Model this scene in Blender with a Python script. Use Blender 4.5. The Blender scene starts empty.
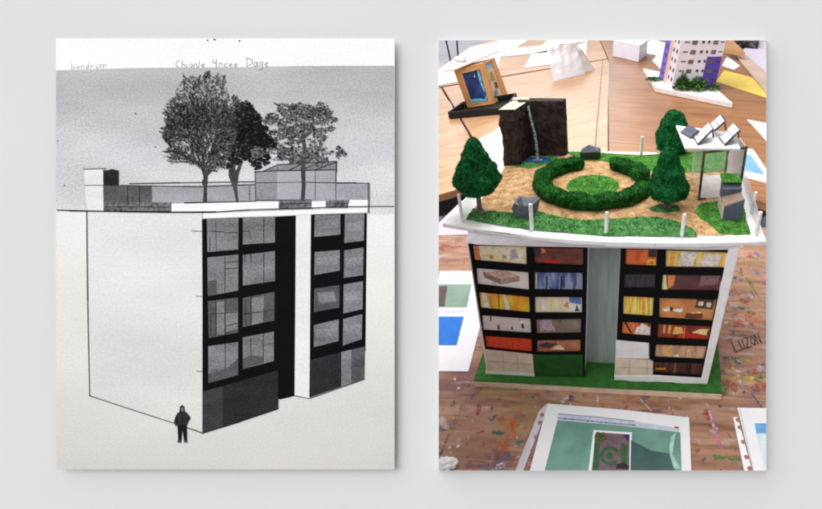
import bpy, bmesh, math, random
from mathutils import Vector, Matrix, noise
from mathutils.geometry import tessellate_polygon
random.seed(7)
C = bpy.context.scene.collection
R_ = math.radians

# ------------------------------------------------------------------ colour / materials
def lin(c):
    return tuple(((v/255)/12.92 if v/255 <= .04045 else ((v/255+.055)/1.055)**2.4) for v in c)
MATS = {}
def nd(nt, t, **kw):
    n = nt.nodes.new(t)
    for k, v in kw.items(): setattr(n, k, v)
    return n
def base(name, rough, spec=.5):
    m = bpy.data.materials.new(name); m.use_nodes = True
    nt = m.node_tree; b = nt.nodes['Principled BSDF']
    b.inputs['Roughness'].default_value = rough
    b.inputs['Specular IOR Level'].default_value = spec
    return m, nt, b
def ramp(nt, stops, interp='LINEAR'):
    r = nd(nt, 'ShaderNodeValToRGB'); r.color_ramp.interpolation = interp
    e = r.color_ramp.elements
    while len(e) < len(stops): e.new(.5)
    for i, (p, c) in enumerate(stops):
        e[i].position = p; e[i].color = (*lin(c), 1)
    return r
def mat(name, rgb, rough=.6, var=.12, scale=60, bump=0., bscale=200, spec=.4, stretch=(1, 1, 1), metal=0):
    """plain surface with two octaves of blotchiness and an optional bump"""
    if name in MATS: return MATS[name]
    m, nt, b = base(name, rough, spec); L = nt.links.new
    tc = nd(nt, 'ShaderNodeTexCoord'); mp = nd(nt, 'ShaderNodeMapping'); mp.inputs['Scale'].default_value = stretch
    L(tc.outputs['Object'], mp.inputs[0])
    n = nd(nt, 'ShaderNodeTexNoise'); n.inputs['Scale'].default_value = scale; n.inputs['Detail'].default_value = 6
    L(mp.outputs[0], n.inputs['Vector'])
    lo = tuple(max(0, v*(1-var)) for v in rgb); hi = tuple(min(255, v*(1+var)) for v in rgb)
    r = ramp(nt, [(.3, lo), (.7, hi)]); L(n.outputs['Fac'], r.inputs[0]); L(r.outputs[0], b.inputs['Base Color'])
    b.inputs['Metallic'].default_value = metal
    if bump:
        n2 = nd(nt, 'ShaderNodeTexNoise'); n2.inputs['Scale'].default_value = bscale; n2.inputs['Detail'].default_value = 5
        L(mp.outputs[0], n2.inputs['Vector'])
        bp = nd(nt, 'ShaderNodeBump'); bp.inputs['Strength'].default_value = bump; bp.inputs['Distance'].default_value = .002
        L(n2.outputs['Fac'], bp.inputs['Height']); L(bp.outputs[0], b.inputs['Normal'])
    MATS[name] = m; return m
def grains(name, cols, scale, rough=.9, bump=.6):
    """grainy surface: each cell takes one of the colours"""
    if name in MATS: return MATS[name]
    m, nt, b = base(name, rough, .2); L = nt.links.new
    tc = nd(nt, 'ShaderNodeTexCoord')
    v = nd(nt, 'ShaderNodeTexVoronoi'); v.inputs['Scale'].default_value = scale; L(tc.outputs['Object'], v.inputs['Vector'])
    n = nd(nt, 'ShaderNodeTexNoise'); n.inputs['Scale'].default_value = scale*.12; n.inputs['Detail'].default_value = 4; L(tc.outputs['Object'], n.inputs['Vector'])
    sp = nd(nt, 'ShaderNodeSeparateColor'); L(v.outputs['Color'], sp.inputs[0])
    ad = nd(nt, 'ShaderNodeMath', operation='ADD'); ad.inputs[1].default_value = -.25
    mu = nd(nt, 'ShaderNodeMath', operation='MULTIPLY'); mu.inputs[1].default_value = .5
    L(sp.outputs[0], mu.inputs[0]); a2 = nd(nt, 'ShaderNodeMath', operation='ADD'); L(mu.outputs[0], a2.inputs[0]); L(n.outputs['Fac'], ad.inputs[0]); L(ad.outputs[0], a2.inputs[1])
    k = len(cols); r = ramp(nt, [(.12+.76*i/(k-1), c) for i, c in enumerate(cols)]); L(a2.outputs[0], r.inputs[0]); L(r.outputs[0], b.inputs['Base Color'])
    bp = nd(nt, 'ShaderNodeBump'); bp.inputs['Strength'].default_value = bump; bp.inputs['Distance'].default_value = .001
    L(v.outputs['Distance'], bp.inputs['Height']); L(bp.outputs[0], b.inputs['Normal'])
    MATS[name] = m; return m
def wood(name, cols, rough, ang=0, scale=1., spec=.5, bump=.1, coat=0):
    """board with long grain along one direction"""
    if name in MATS: return MATS[name]
    m, nt, b = base(name, rough, spec); L = nt.links.new
    tc = nd(nt, 'ShaderNodeTexCoord'); mp = nd(nt, 'ShaderNodeMapping')
    rt = nd(nt, 'ShaderNodeMapping'); rt.inputs['Rotation'].default_value = (0, 0, R_(ang)); L(tc.outputs['Object'], rt.inputs[0])
    mp.inputs['Scale'].default_value = (2.2*scale, 26*scale, 8*scale); L(rt.outputs[0], mp.inputs[0])
    n = nd(nt, 'ShaderNodeTexNoise'); n.inputs['Scale'].default_value = 2; n.inputs['Detail'].default_value = 9; n.inputs['Roughness'].default_value = .62; n.inputs['Distortion'].default_value = .6
    L(mp.outputs[0], n.inputs['Vector'])
    k = len(cols); r = ramp(nt, [(.28+.44*i/(k-1), c) for i, c in enumerate(cols)]); L(n.outputs['Fac'], r.inputs[0])
    n2 = nd(nt, 'ShaderNodeTexNoise'); n2.inputs['Scale'].default_value = 3.2*scale; n2.inputs['Detail'].default_value = 4; L(tc.outputs['Object'], n2.inputs['Vector'])
    mx = nd(nt, 'ShaderNodeMix', data_type='RGBA', blend_type='MULTIPLY'); mx.inputs['Factor'].default_value = .35
    L(r.outputs[0], mx.inputs[6]); r2 = ramp(nt, [(.35, (205, 195, 190)), (.65, (255, 255, 255))]); L(n2.outputs['Fac'], r2.inputs[0]); L(r2.outputs[0], mx.inputs[7])
    L(mx.outputs[2], b.inputs['Base Color'])
    bp = nd(nt, 'ShaderNodeBump'); bp.inputs['Strength'].default_value = bump; bp.inputs['Distance'].default_value = .001
    L(n.outputs['Fac'], bp.inputs['Height']); L(bp.outputs[0], b.inputs['Normal'])
    b.inputs['Coat Weight'].default_value = coat; b.inputs['Coat Roughness'].default_value = .25
    MATS[name] = m; return m
def painted_wood():
    """workbench top: worn brown ply with years of paint spots"""
    m, nt, b = base('paint spattered ply', .55, .4); L = nt.links.new
    tc = nd(nt, 'ShaderNodeTexCoord'); mp = nd(nt, 'ShaderNodeMapping'); mp.inputs['Scale'].default_value = (5, 34, 1); L(tc.outputs['Object'], mp.inputs[0])
    n = nd(nt, 'ShaderNodeTexNoise'); n.inputs['Scale'].default_value = 1.6; n.inputs['Detail'].default_value = 10; n.inputs['Roughness'].default_value = .6; n.inputs['Distortion'].default_value = .8; L(mp.outputs[0], n.inputs['Vector'])
    r = ramp(nt, [(.25, (108, 74, 58)), (.42, (148, 106, 84)), (.58, (174, 132, 108)), (.75, (198, 162, 138))]); L(n.outputs['Fac'], r.inputs[0])
    out = r.outputs[0]
    def layer(out, scale, thr, soft, cols, seed, detail=3, stretch=(1, 1, 1), amt=.85):
        mp = nd(nt, 'ShaderNodeMapping'); mp.inputs['Location'].default_value = (seed, seed*1.7, 0); mp.inputs['Scale'].default_value = stretch; L(tc.outputs['Object'], mp.inputs[0])
        a = nd(nt, 'ShaderNodeTexNoise'); a.inputs['Scale'].default_value = scale; a.inputs['Detail'].default_value = detail; L(mp.outputs[0], a.inputs['Vector'])
        mr = nd(nt, 'ShaderNodeMapRange'); mr.inputs['From Min'].default_value = thr; mr.inputs['From Max'].default_value = thr+soft; mr.inputs['To Max'].default_value = amt; L(a.outputs['Fac'], mr.inputs['Value'])
        v = nd(nt, 'ShaderNodeTexVoronoi'); v.inputs['Scale'].default_value = scale*.8; L(mp.outputs[0], v.inputs['Vector'])
        sp = nd(nt, 'ShaderNodeSeparateColor'); L(v.outputs['Color'], sp.inputs[0])
        k = len(cols); rr = ramp(nt, [(i/k, c) for i, c in enumerate(cols)], 'CONSTANT'); L(sp.outputs[0], rr.inputs[0])
        mx = nd(nt, 'ShaderNodeMix', data_type='RGBA'); L(mr.outputs[0], mx.inputs['Factor']); L(out, mx.inputs[6]); L(rr.outputs[0], mx.inputs[7])
        return mx.outputs[2]
    P = [(120, 50, 52), (60, 58, 100), (205, 200, 200), (60, 105, 95), (170, 90, 60), (150, 140, 60), (95, 75, 100)]
    out = layer(out, 9, .55, .12, [(140, 88, 76), (118, 92, 80), (150, 124, 84), (120, 80, 80)], 3, amt=.75)
    out = layer(out, 16, .60, .10, [(150, 76, 66), (150, 134, 66), (96, 92, 112), (176, 150, 140), (80, 104, 90)], 7.7, detail=6, amt=.6)
    out = layer(out, 34, .60, .08, [(176, 160, 156), (122, 62, 60), (92, 84, 100), (160, 132, 70)], 12.1, detail=7, stretch=(.6, 1.4, 1), amt=.5)
    out = layer(out, 55, .63, .05, P, 1.3, detail=6, amt=.7)
    out = layer(out, 120, .68, .03, [(225, 220, 218), (70, 60, 80), (150, 60, 60), (60, 80, 110)], 5.1)
    out = layer(out, 26, .62, .06, P, 9.2, detail=7, amt=.6)
    out = layer(out, 60, .66, .04, [(70, 52, 48), (90, 66, 60)], 2.2, stretch=(.25, 2.5, 1), amt=.6)
    L(out, b.inputs['Base Color'])
    bp = nd(nt, 'ShaderNodeBump'); bp.inputs['Strength'].default_value = .15; bp.inputs['Distance'].default_value = .001
    L(n.outputs['Fac'], bp.inputs['Height']); L(bp.outputs[0], b.inputs['Normal'])
    return m
def pic(name, cols, mode='blotch', scale=6., dist=1.2, ang=0, rough=.35):
    """printed or painted little picture: stripes or soft blotches of several inks"""
    m, nt, b = base(name, rough, .4); L = nt.links.new
    tc = nd(nt, 'ShaderNodeTexCoord'); mp = nd(nt, 'ShaderNodeMapping'); mp.inputs['Rotation'].default_value = (0, R_(ang), 0)
    L(tc.outputs['Generated'], mp.inputs[0]); 
    n = nd(nt, 'ShaderNodeTexNoise'); n.inputs['Detail'].default_value = 5; n.inputs['Roughness'].default_value = .6; n.inputs['Distortion'].default_value = .4
    m2 = nd(nt, 'ShaderNodeMapping'); m2.inputs['Location'].default_value = (len(name)*.37, 0, sum(map(ord, name))*.13)
    m2.inputs['Scale'].default_value = (scale, 1, .6) if mode == 'stripes' else (scale*.55, 1, scale*.35)
    L(mp.outputs[0], m2.inputs[0]); L(m2.outputs[0], n.inputs['Vector']); n.inputs['Scale'].default_value = dist
    k = len(cols); r = ramp(nt, [(.27+.46*i/max(1, k-1), c) for i, c in enumerate(cols)]); L(n.outputs['Fac'], r.inputs[0])
    n3 = nd(nt, 'ShaderNodeTexNoise'); n3.inputs['Scale'].default_value = 900; n3.inputs['Detail'].default_value = 2; L(tc.outputs['Object'], n3.inputs['Vector'])
    mx = nd(nt, 'ShaderNodeMix', data_type='RGBA', blend_type='MULTIPLY'); mx.inputs['Factor'].default_value = .35
    r3 = ramp(nt, [(.3, (170, 165, 165)), (.6, (255, 255, 255))]); L(n3.outputs['Fac'], r3.inputs[0]); L(r.outputs[0], mx.inputs[6]); L(r3.outputs[0], mx.inputs[7])
    L(mx.outputs[2], b.inputs['Base Color']); return m
def ink(name, rgb, var=.12, fine=420, coarse=30, grad=None):
    """printed tone on the drawing: fine copier grain plus faint streaks; grad=(y0,rgb0,y1,rgb1) is the printed wash"""
    if name in MATS: return MATS[name]
    m, nt, b = base(name, .85, .06); L = nt.links.new
    tc = nd(nt, 'ShaderNodeTexCoord')
    n = nd(nt, 'ShaderNodeTexNoise'); n.inputs['Scale'].default_value = fine; n.inputs['Detail'].default_value = 3; n.inputs['Roughness'].default_value = .7; L(tc.outputs['Object'], n.inputs['Vector'])
    mp = nd(nt, 'ShaderNodeMapping'); mp.inputs['Scale'].default_value = (.35, 1, 1); L(tc.outputs['Object'], mp.inputs[0])
    n2 = nd(nt, 'ShaderNodeTexNoise'); n2.inputs['Scale'].default_value = coarse; n2.inputs['Detail'].default_value = 5; L(mp.outputs[0], n2.inputs['Vector'])
    a = nd(nt, 'ShaderNodeMath', operation='MULTIPLY_ADD'); a.inputs[1].default_value = .38
    h = nd(nt, 'ShaderNodeMath', operation='MULTIPLY'); h.inputs[1].default_value = .62; L(n.outputs['Fac'], h.inputs[0])
    L(n2.outputs['Fac'], a.inputs[0]); L(h.outputs[0], a.inputs[2])
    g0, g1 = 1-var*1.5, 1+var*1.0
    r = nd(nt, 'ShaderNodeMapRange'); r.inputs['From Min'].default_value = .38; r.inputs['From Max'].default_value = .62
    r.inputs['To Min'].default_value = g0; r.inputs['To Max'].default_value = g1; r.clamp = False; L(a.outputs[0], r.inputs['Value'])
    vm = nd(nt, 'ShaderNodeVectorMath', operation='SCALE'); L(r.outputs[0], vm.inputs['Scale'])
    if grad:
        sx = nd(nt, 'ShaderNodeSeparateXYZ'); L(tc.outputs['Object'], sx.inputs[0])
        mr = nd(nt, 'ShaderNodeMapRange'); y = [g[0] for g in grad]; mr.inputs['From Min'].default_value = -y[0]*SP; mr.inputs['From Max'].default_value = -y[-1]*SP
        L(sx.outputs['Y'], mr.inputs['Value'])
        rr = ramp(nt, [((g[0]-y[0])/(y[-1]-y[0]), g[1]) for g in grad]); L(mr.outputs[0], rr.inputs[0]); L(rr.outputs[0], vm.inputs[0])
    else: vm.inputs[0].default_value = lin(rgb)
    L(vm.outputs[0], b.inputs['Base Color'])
    MATS[name] = m; return m
def clear(name, alpha=.25, tint=(235, 240, 240)):
    if name in MATS: return MATS[name]
    m, nt, b = base(name, .12, .5); b.inputs['Base Color'].default_value = (*lin(tint), 1); b.inputs['Alpha'].default_value = alpha
    MATS[name] = m; return m

# ------------------------------------------------------------------ mesh helpers
def extr(bm, pts, vec, mi=0, holes=()):
    """polygon (with optional holes) pushed along vec into a solid"""
    vec = Vector(vec); loops = [[Vector(p) for p in pts]]+[[Vector(p) for p in h] for h in holes]
    flat = [p for l in loops for p in l]
    tris = tessellate_polygon(loops) if holes or len(pts) > 4 else None
    lo = [bm.verts.new(p) for p in flat]; hi = [bm.verts.new(p+vec) for p in flat]
    fs = []
    if tris:
        for t in tris:
            try: fs.append(bm.faces.new([lo[i] for i in t])); fs.append(bm.faces.new([hi[i] for i in reversed(t)]))
            except ValueError: pass
    else:
        fs.append(bm.faces.new(lo)); fs.append(bm.faces.new(hi[::-1]))
    o = 0
    for l in loops:
        n = len(l)
        for i in range(n):
            a, b = o+i, o+(i+1) % n
            fs.append(bm.faces.new([lo[a], lo[b], hi[b], hi[a]]))
        o += n
    for f in fs: f.material_index = mi
    return fs
def prism(bm, xy, z0, z1, mi=0, holes=()):
    return extr(bm, [(p[0], p[1], z0) for p in xy], (0, 0, z1-z0), mi, [[(p[0], p[1], z0) for p in h] for h in holes])
def plate(bm, xz, y0, y1, mi=0, holes=()):
    return extr(bm, [(p[0], y0, p[1]) for p in xz], (0, y1-y0, 0), mi, [[(p[0], y0, p[1]) for p in h] for h in holes])
def hexa(bm, b4, t4, mi=0):
    v = [bm.verts.new(p) for p in list(b4)+list(t4)]
    for f in ((3, 2, 1, 0), (4, 5, 6, 7), (0, 1, 5, 4), (1, 2, 6, 5), (2, 3, 7, 6), (3, 0, 4, 7)):
        bm.faces.new([v[i] for i in f]).material_index = mi
def box(bm, x0, x1, y0, y1, z0, z1, mi=0):
    hexa(bm, [(x0, y0, z0), (x1, y0, z0), (x1, y1, z0), (x0, y1, z0)], [(x0, y0, z1), (x1, y0, z1), (x1, y1, z1), (x0, y1, z1)], mi)
def tube(bm, p, q, r0, r1=None, n=10, mi=0):
    p, q = Vector(p), Vector(q); r1 = r0 if r1 is None else r1
    d = (q-p).normalized(); a = d.orthogonal().normalized(); b = d.cross(a)
    A = [bm.verts.new(p+(a*math.cos(t)+b*math.sin(t))*r0) for t in [2*math.pi*i/n for i in range(n)]]
    B = [bm.verts.new(q+(a*math.cos(t)+b*math.sin(t))*r1) for t in [2*math.pi*i/n for i in range(n)]]
    for i in range(n): bm.faces.new([A[i], A[(i+1) % n], B[(i+1) % n], B[i]]).material_index = mi
    bm.faces.new(A[::-1]).material_index = mi; bm.faces.new(B).material_index = mi
def stroke(bm, pts, w, z, mi=0, jit=0):
    """flat pen line on a horizontal sheet"""
    for i in range(len(pts)-1):
        p, q = Vector(pts[i][:2]), Vector(pts[i+1][:2]); d = q-p
        if d.length < 1e-7: continue
        d.normalize(); n = Vector((-d.y, d.x))*w/2; p = p-d*w*.3; q = q+d*w*.3
        k = 1+random.uniform(-jit, jit)
        f = bm.faces.new([bm.verts.new((*(v), z)) for v in (p-n, q-n*k, q+n*k, p+n)]); f.material_index = mi
def flat(bm, pts, z, mi=0):
    ps = [Vector((p[0], p[1], z)) for p in pts]; vs = [bm.verts.new(p) for p in ps]
    if len(pts) <= 4: fs = [bm.faces.new(vs)]
    else: fs = [bm.faces.new([vs[i] for i in t]) for t in tessellate_polygon([ps])]
    for f in fs:
        f.normal_update()
        if f.normal.z < 0: f.normal_flip()
        f.material_index = mi
def blob(cx, cy, rx, ry, n=18, rough=.25, ang=0):
    out = []; s = random.uniform(0, 50)
    for i in range(n):
        t = 2*math.pi*i/n; k = 1+rough*noise.noise(Vector((math.cos(t)*1.7+s, math.sin(t)*1.7, s)))*1.6
        x, y = rx*k*math.cos(t), ry*k*math.sin(t)
        out.append((cx+x*math.cos(ang)-y*math.sin(ang), cy+x*math.sin(ang)+y*math.cos(ang)))
    return out
def inside(p, poly):
    c = False; n = len(poly)
    for i in range(n):
        (x1, y1), (x2, y2) = poly[i][:2], poly[(i+1) % n][:2]
        if (y1 > p[1]) != (y2 > p[1]) and p[0] < (x2-x1)*(p[1]-y1)/(y2-y1)+x1: c = not c
    return c
def sample(poly):
    xs = [p[0] for p in poly]; ys = [p[1] for p in poly]
    while True:
        p = (random.uniform(min(xs), max(xs)), random.uniform(min(ys), max(ys)))
        if inside(p, poly): return p
def bez(bm, w=.0008): bmesh.ops.bevel(bm, geom=bm.edges[:], offset=w, segments=1, affect='EDGES')

# ------------------------------------------------------------------ objects
INV = {}
def top(o):
    while o.parent: o = o.parent
    return o
def obj(name, bm, mats, parent=None, label=None, smooth=False, local=False, bevel=0, fix=True):
    """one mesh object; world-space bmesh is moved into the frame of the thing it belongs to"""
    if bevel: bez(bm, bevel)
    if fix: bmesh.ops.recalc_face_normals(bm, faces=bm.faces)
    o = bpy.data.objects.new(name, None) if False else None
    me = bpy.data.meshes.new(name)
    if parent is not None and not local: bm.transform(top(parent).matrix_basis.inverted())
    loc = None
    if parent is None and not local:
        xs = [v.co.x for v in bm.verts]; ys = [v.co.y for v in bm.verts]; zs = [v.co.z for v in bm.verts]
        loc = Vector(((min(xs)+max(xs))/2, (min(ys)+max(ys))/2, min(zs)))
        bm.transform(Matrix.Translation(-loc))
    bm.to_mesh(me); bm.free()
    for m in (mats if isinstance(mats, (list, tuple)) else [mats]): me.materials.append(m)
    if smooth:
        for p in me.polygons: p.use_smooth = True
    o = bpy.data.objects.new(name, me); C.objects.link(o)
    if loc is not None: o.location = loc
    if parent is not None: o.parent = parent
    if label: o['label'] = label
    return o
def tag(o, label, cat, group=None):
    o['label'] = label; o['category'] = cat
    if group: o['group'] = group
    return o
def thing(name, label, cat, loc=(0, 0, 0), rot=None, group=None):
    o = bpy.data.objects.new(name, None); C.objects.link(o); o.empty_display_size = .02
    o.matrix_basis = Matrix.Translation(loc) @ rot.to_4x4() if rot is not None else Matrix.Translation(loc)
    return tag(o, label, cat, group)
def struct(o): o['kind'] = 'structure'; return o
def BM(): return bmesh.new()

# ================================================================== CAMERA
CAM = Vector((0.05266848, -0.60560237, 0.64304084))
pitch, roll, yaw = R_(31.39488889), R_(-0.24807625), R_(-4.25986826)
Dv = Vector((math.sin(yaw)*math.cos(pitch), math.cos(yaw)*math.cos(pitch), -math.sin(pitch)))
r0 = Dv.cross(Vector((0, 0, 1))).normalized(); u0 = r0.cross(Dv)
Rv = r0*math.cos(roll)+u0*math.sin(roll); Uv = -r0*math.sin(roll)+u0*math.cos(roll)
ROT = Matrix((Rv, Uv, -Dv)).transposed()
cam = bpy.data.cameras.new('camera'); co = bpy.data.objects.new('camera', cam); C.objects.link(co)
co.matrix_world = Matrix.Translation(CAM) @ ROT.to_4x4()
FPX = 473.2512
cam.sensor_width = 36; cam.lens = FPX/822*36; cam.shift_x = -(602.5-411)/822; cam.shift_y = 0
cam.clip_start = .01; cam.clip_end = 200
bpy.context.scene.camera = co

# ================================================================== GREY DISPLAY BACKGROUND with an opening and an added lip that casts shadow
DB, RAISE, LIP = .55, .0068, .0115
DP = DB-RAISE
SB = DB/FPX; SP = DP/FPX                      # metres per drawing unit on the board / on the raised print
board_o = CAM+Dv*DB
def bl(x, y, s=SB): return ((x-602.5)*s, (254.5-y)*s)
bg_mat = mat('pale grey board', (223, 223, 223), .85, .006, 6, .02, 900, .1)
op = (438.7, 40.4, 766.2, 470.5)
bm = BM()
outer = [bl(-45, -40), bl(868, -40), bl(868, 548), bl(-45, 548)]
def ring4(e, z):
    q = (DB-z)/FPX; return [(*bl(op[0]-e, op[1]-e, q), z), (*bl(op[2]+e, op[1]-e, q), z), (*bl(op[2]+e, op[3]+e, q), z), (*bl(op[0]-e, op[3]+e, q), z)]
extr(bm, [(*p, -.0004) for p in outer], (0, 0, .0004), 0, [[(p[0], p[1], -.0004) for p in ring4(.3, 0)]])
extr(bm, [(*p, -.004) for p in outer], (0, 0, .0035), 0, [[(p[0], p[1], -.004) for p in ring4(4, 0)]])
bg = struct(obj('background', bm, bg_mat, local=True)); bg.matrix_basis = Matrix.Translation(board_o) @ ROT.to_4x4()
# lip: card sleeve added round the opening so it casts a drop shadow
bm = BM()
rings = [ring4(.38, .0001), ring4(.22, LIP), ring4(0., LIP), ring4(.14, .0001)]
V = [[bm.verts.new(p) for p in r] for r in rings]
for a in range(4):
    for i in range(4):
        b = (a+1) % 4; bm.faces.new([V[a][i], V[a][(i+1) % 4], V[b][(i+1) % 4], V[b][i]])
obj('shadow_lip', bm, bg_mat, bg, local=True)
floor_bm = BM(); prism(floor_bm, [(-9, -3), (9, -3), (9, 16), (-9, 16)], -.78, -.75)
struct(obj('floor', floor_bm, mat('grey vinyl floor', (214, 212, 222), .35, .06, 8, .05, 60)))

# ================================================================== THE PRINTED DRAWING (flat print on the left)
PO = CAM+Dv*DP+Rv*((56-602.5)*SP)+Uv*((254.5-38.3)*SP)
dr = thing('printed_drawing', 'black and white print of a drawn block with rooftop trees on the grey background', 'print', PO, ROT)
def U(x, y): return ((x-56)*SP, -(y-38.3)*SP)
HZ = [0.0]
def layer():
    HZ[0] += .000014; return HZ[0]
PW, PH = 338.4, 431.2
bm = BM(); prism(bm, [U(56, 38.3), U(394.4, 38.3), U(394.4, 469.5), U(56, 469.5)], -.0008, 0)
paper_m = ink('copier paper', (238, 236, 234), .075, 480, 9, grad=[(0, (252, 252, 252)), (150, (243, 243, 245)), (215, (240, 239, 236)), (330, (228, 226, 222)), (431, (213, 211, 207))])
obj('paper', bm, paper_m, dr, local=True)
bm = BM(); prism(bm, [U(140, 120), U(310, 120), U(310, 390), U(140, 390)], -RAISE+.0004, -.0009)
obj('mounting_block', bm, bg_mat, dr, local=True)
tone_m = ink('printed sky tone', (190, 190, 196), .19, 520, 16, grad=[(28, (192, 192, 194)), (55, (188, 188, 190)), (80, (207, 207, 209)), (110, (212, 212, 215)), (160, (219, 219, 221)), (178, (232, 231, 231))])
def drawn(name, shapes, mats, label=None, parent=None, z=None):
    z = layer() if z is None else z
    bm = BM()
    for k, (mi, pts) in enumerate(shapes): flat(bm, [U(*p) for p in pts], z+k*.0000012, mi)
    return obj(name, bm, mats, parent or dr, label, local=True, fix=False)
def lines(name, segs, m, w=.9, parent=None, label=None, jit=.3):
    bm = BM(); z = layer()
    for k, s in enumerate(segs):
        ww = w if not isinstance(s[0], (int, float)) else s[0]
        pts = s if isinstance(s[0], tuple) else s[1]
        stroke(bm, [U(*p) for p in pts], ww*.88*SP, z+k*.0000003, 0, jit)
    return obj(name, bm, m, parent or dr, label, local=True, fix=False)
K = ink('black toner', (34, 34, 36), .35, 500, 40)
K2 = ink('solid black toner', (13, 13, 15), .2, 500, 40)
drawn('sky_tone', [(0, [(56, 70.5), (132, 68), (230, 67.3), (300, 66), (394.4, 65.8), (394.4, 214), (316, 216), (100, 209), (56, 209)])], tone_m)
# handwriting, cut by the lower edge of the white strip
FONT = {'b': [[(0, 0), (0, 1)], [(0, .1), (.4, 0), (.5, .3), (.1, .5)]], 'o': [[(.25, 0), (0, .25), (.25, .5), (.5, .25), (.25, 0)]], 'n': [[(0, 0), (0, .5), (.3, .5), (.45, 0)]],
 'd': [[(.4, 0), (.4, 1)], [(.4, .1), (.1, 0), (0, .3), (.3, .5)]], 'r': [[(0, 0), (0, .5), (.35, .45)]], 'u': [[(0, .5), (.1, 0), (.4, .05), (.45, .5)]], 'm': [[(0, 0), (0, .6), (.4, .6), (.4, 0)], [(.4, .6), (.8, .6), (.8, 0)]],
 'C': [[(.6, .95), (.2, .9), (0, .5), (.1, .1), (.5, 0)]], 'h': [[(0, 0), (0, .9)], [(0, .45), (.35, .4), (.4, 0)]], 'i': [[(0, 0), (0, .45)]], 'l': [[(0, 0), (.1, .9)]], 'e': [[(0, .25), (.4, .3), (.25, .5), (0, .25), (.2, 0), (.4, .08)]],
 'Y': [[(0, 1), (.1, .55), (.5, .6)], [(.5, 1.1), (.5, -.1)]], 'c': [[(.4, .45), (.05, .4), (.05, .05), (.4, .05)]], 'D': [[(.1, 1), (.1, 0)], [(-.05, 1), (.7, .8), (.75, .35), (.1, 0)]], 'a': [[(.4, .5), (.1, .45), (0, .1), (.3, 0), (.42, .5), (.5, 0)]],
 'g': [[(.4, .5), (.1, .45), (.05, .1), (.4, .15), (.4, .5), (.4, -.35), (0, -.4)]], 's': [[(.4, .5), (.1, .4), (.4, .15), (0, 0)]],
 'L': [[(0, 1), (.05, 0), (.75, .05)]], 'U': [[(0, 1), (.05, .05), (.55, .05), (.6, 1)]], 'Z': [[(0, 1), (.7, 1), (0, 0), (.75, .05)]], 'O': [[(.35, 0), (0, .4), (.35, 1), (.7, .5), (.35, 0)]], 'N': [[(0, 0), (.05, 1), (.6, 0), (.65, 1)]]}
def write(text, x, y, h, adv, dx=0., dy=0.):
    out = []
    for ch in text:
        if ch in FONT:
            for l in FONT[ch]: out.append([(x+p[0]*h, y-p[1]*h+dy*p[0]) for p in l])
        x += adv*(1.35 if ch in 'CDmY' else (.6 if ch in 'il' else 1)); y += dy
    return out
gm = ink('pencil grey', (138, 138, 140), .5, 600, 120)
lines('handwriting', write('bondrum', 71.5, 69.3, 6.2, 4.9, dy=-.15), gm, .65, jit=.5)
lines('handwriting', write('Chionle', 176, 67.4, 7, 4.6)+write('Yncee', 212.5, 67.2, 7.6, 5)+write('Dage', 246, 66.6, 8.6, 5.6), gm, .75, jit=.5)
for sp_ in [(1.4, [(207, 40.3), (208.3, 40.6)]), (1.6, [(214, 39.4), (215.4, 40)]), (1.4, [(239, 41), (240, 41)]), (1.1, [(57.2, 141), (58, 141.3)]), (.9, [(64, 186), (65, 185)]), (1, [(135, 113), (136, 114)]), (.9, [(155, 147), (156, 147)])]: lines('copier_speck', [sp_], K)
# --- drawn building: white side, glazed front
bld = drawn('drawn_building', [(0, [(87, 210), (203, 214), (367.5, 211), (367.5, 216), (203, 218.5), (203, 433), (89, 396)])],
            ink('printed white wall', (236, 235, 233), .095, 480, 14, grad=[(168, (236, 236, 237)), (260, (230, 229, 228)), (330, (226, 224, 222)), (400, (222, 220, 216))]), 'drawn slab block seen from its corner')
def dpart(name, shapes, mats, label=None): return drawn(name, shapes, mats, label, bld)
dpart('facade_frame', [(0, [(202, 219), (240, 217.5), (278, 216.5), (278, 394), (278, 398), (203, 394)]), (0, [(310.5, 214.5), (367, 213), (365.5, 351), (310, 362)])], [K2])
dpart('dark_passage', [(0, [(277, 216.5), (296, 215.5), (294.5, 396), (280, 399.5), (277.5, 398)])], [K2])
dpart('pier', [(0, [(296, 216), (311, 214.6), (309.5, 398.5), (295, 395.5)])], [ink('printed white pier', (238, 237, 236), .06, 330, 30)])
gl = [ink('toner glass', (132, 132, 135), .3, 480, 45), ink('toner glass dark', (92, 92, 95), .3, 480, 45), ink('toner glass pale', (146, 146, 150), .26, 480, 45), ink('toner line', (52, 52, 55), .3, 480, 45)]
def pane(q, kind, extra=()):
    dpart('window', [(kind, q)]+[(mi, p) for mi, p in extra], gl)
def ln(x0, y0, x1, y1, w=.8):
    if abs(x1-x0) > abs(y1-y0): return [(x0, y0-w/2), (x1, y1-w/2), (x1, y1+w/2), (x0, y0+w/2)]
    return [(x0-w/2, y0), (x0+w/2, y0), (x1+w/2, y1), (x1-w/2, y1)]
pane([(207, 219), (238.5, 218), (238.3, 249.5), (207.5, 252)], 0, [(1, ln(216, 219, 216.5, 251)), (3, ln(208, 231, 225, 232)), (3, ln(225, 233, 238, 232.5)), (1, ln(232, 237, 238, 237)), (3, ln(210, 238, 210.3, 251))])
pane([(243, 218), (275, 216.7), (275, 242.5), (243, 244.5)], 0, [(3, ln(264, 217, 264, 243)), (3, ln(243, 231, 250, 231.5)), (1, ln(250, 231, 251, 240))])
pane([(207.5, 257.5), (238.5, 254.5), (238.3, 290.5), (208, 296)], 0, [(1, [(208, 281), (217, 280), (217, 294), (208, 296)]), (3, ln(225, 257, 225, 292)), (3, ln(225, 262.5, 238, 261.5)), (3, ln(225, 269, 238, 268)), (1, ln(216, 283, 217, 294))])
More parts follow.
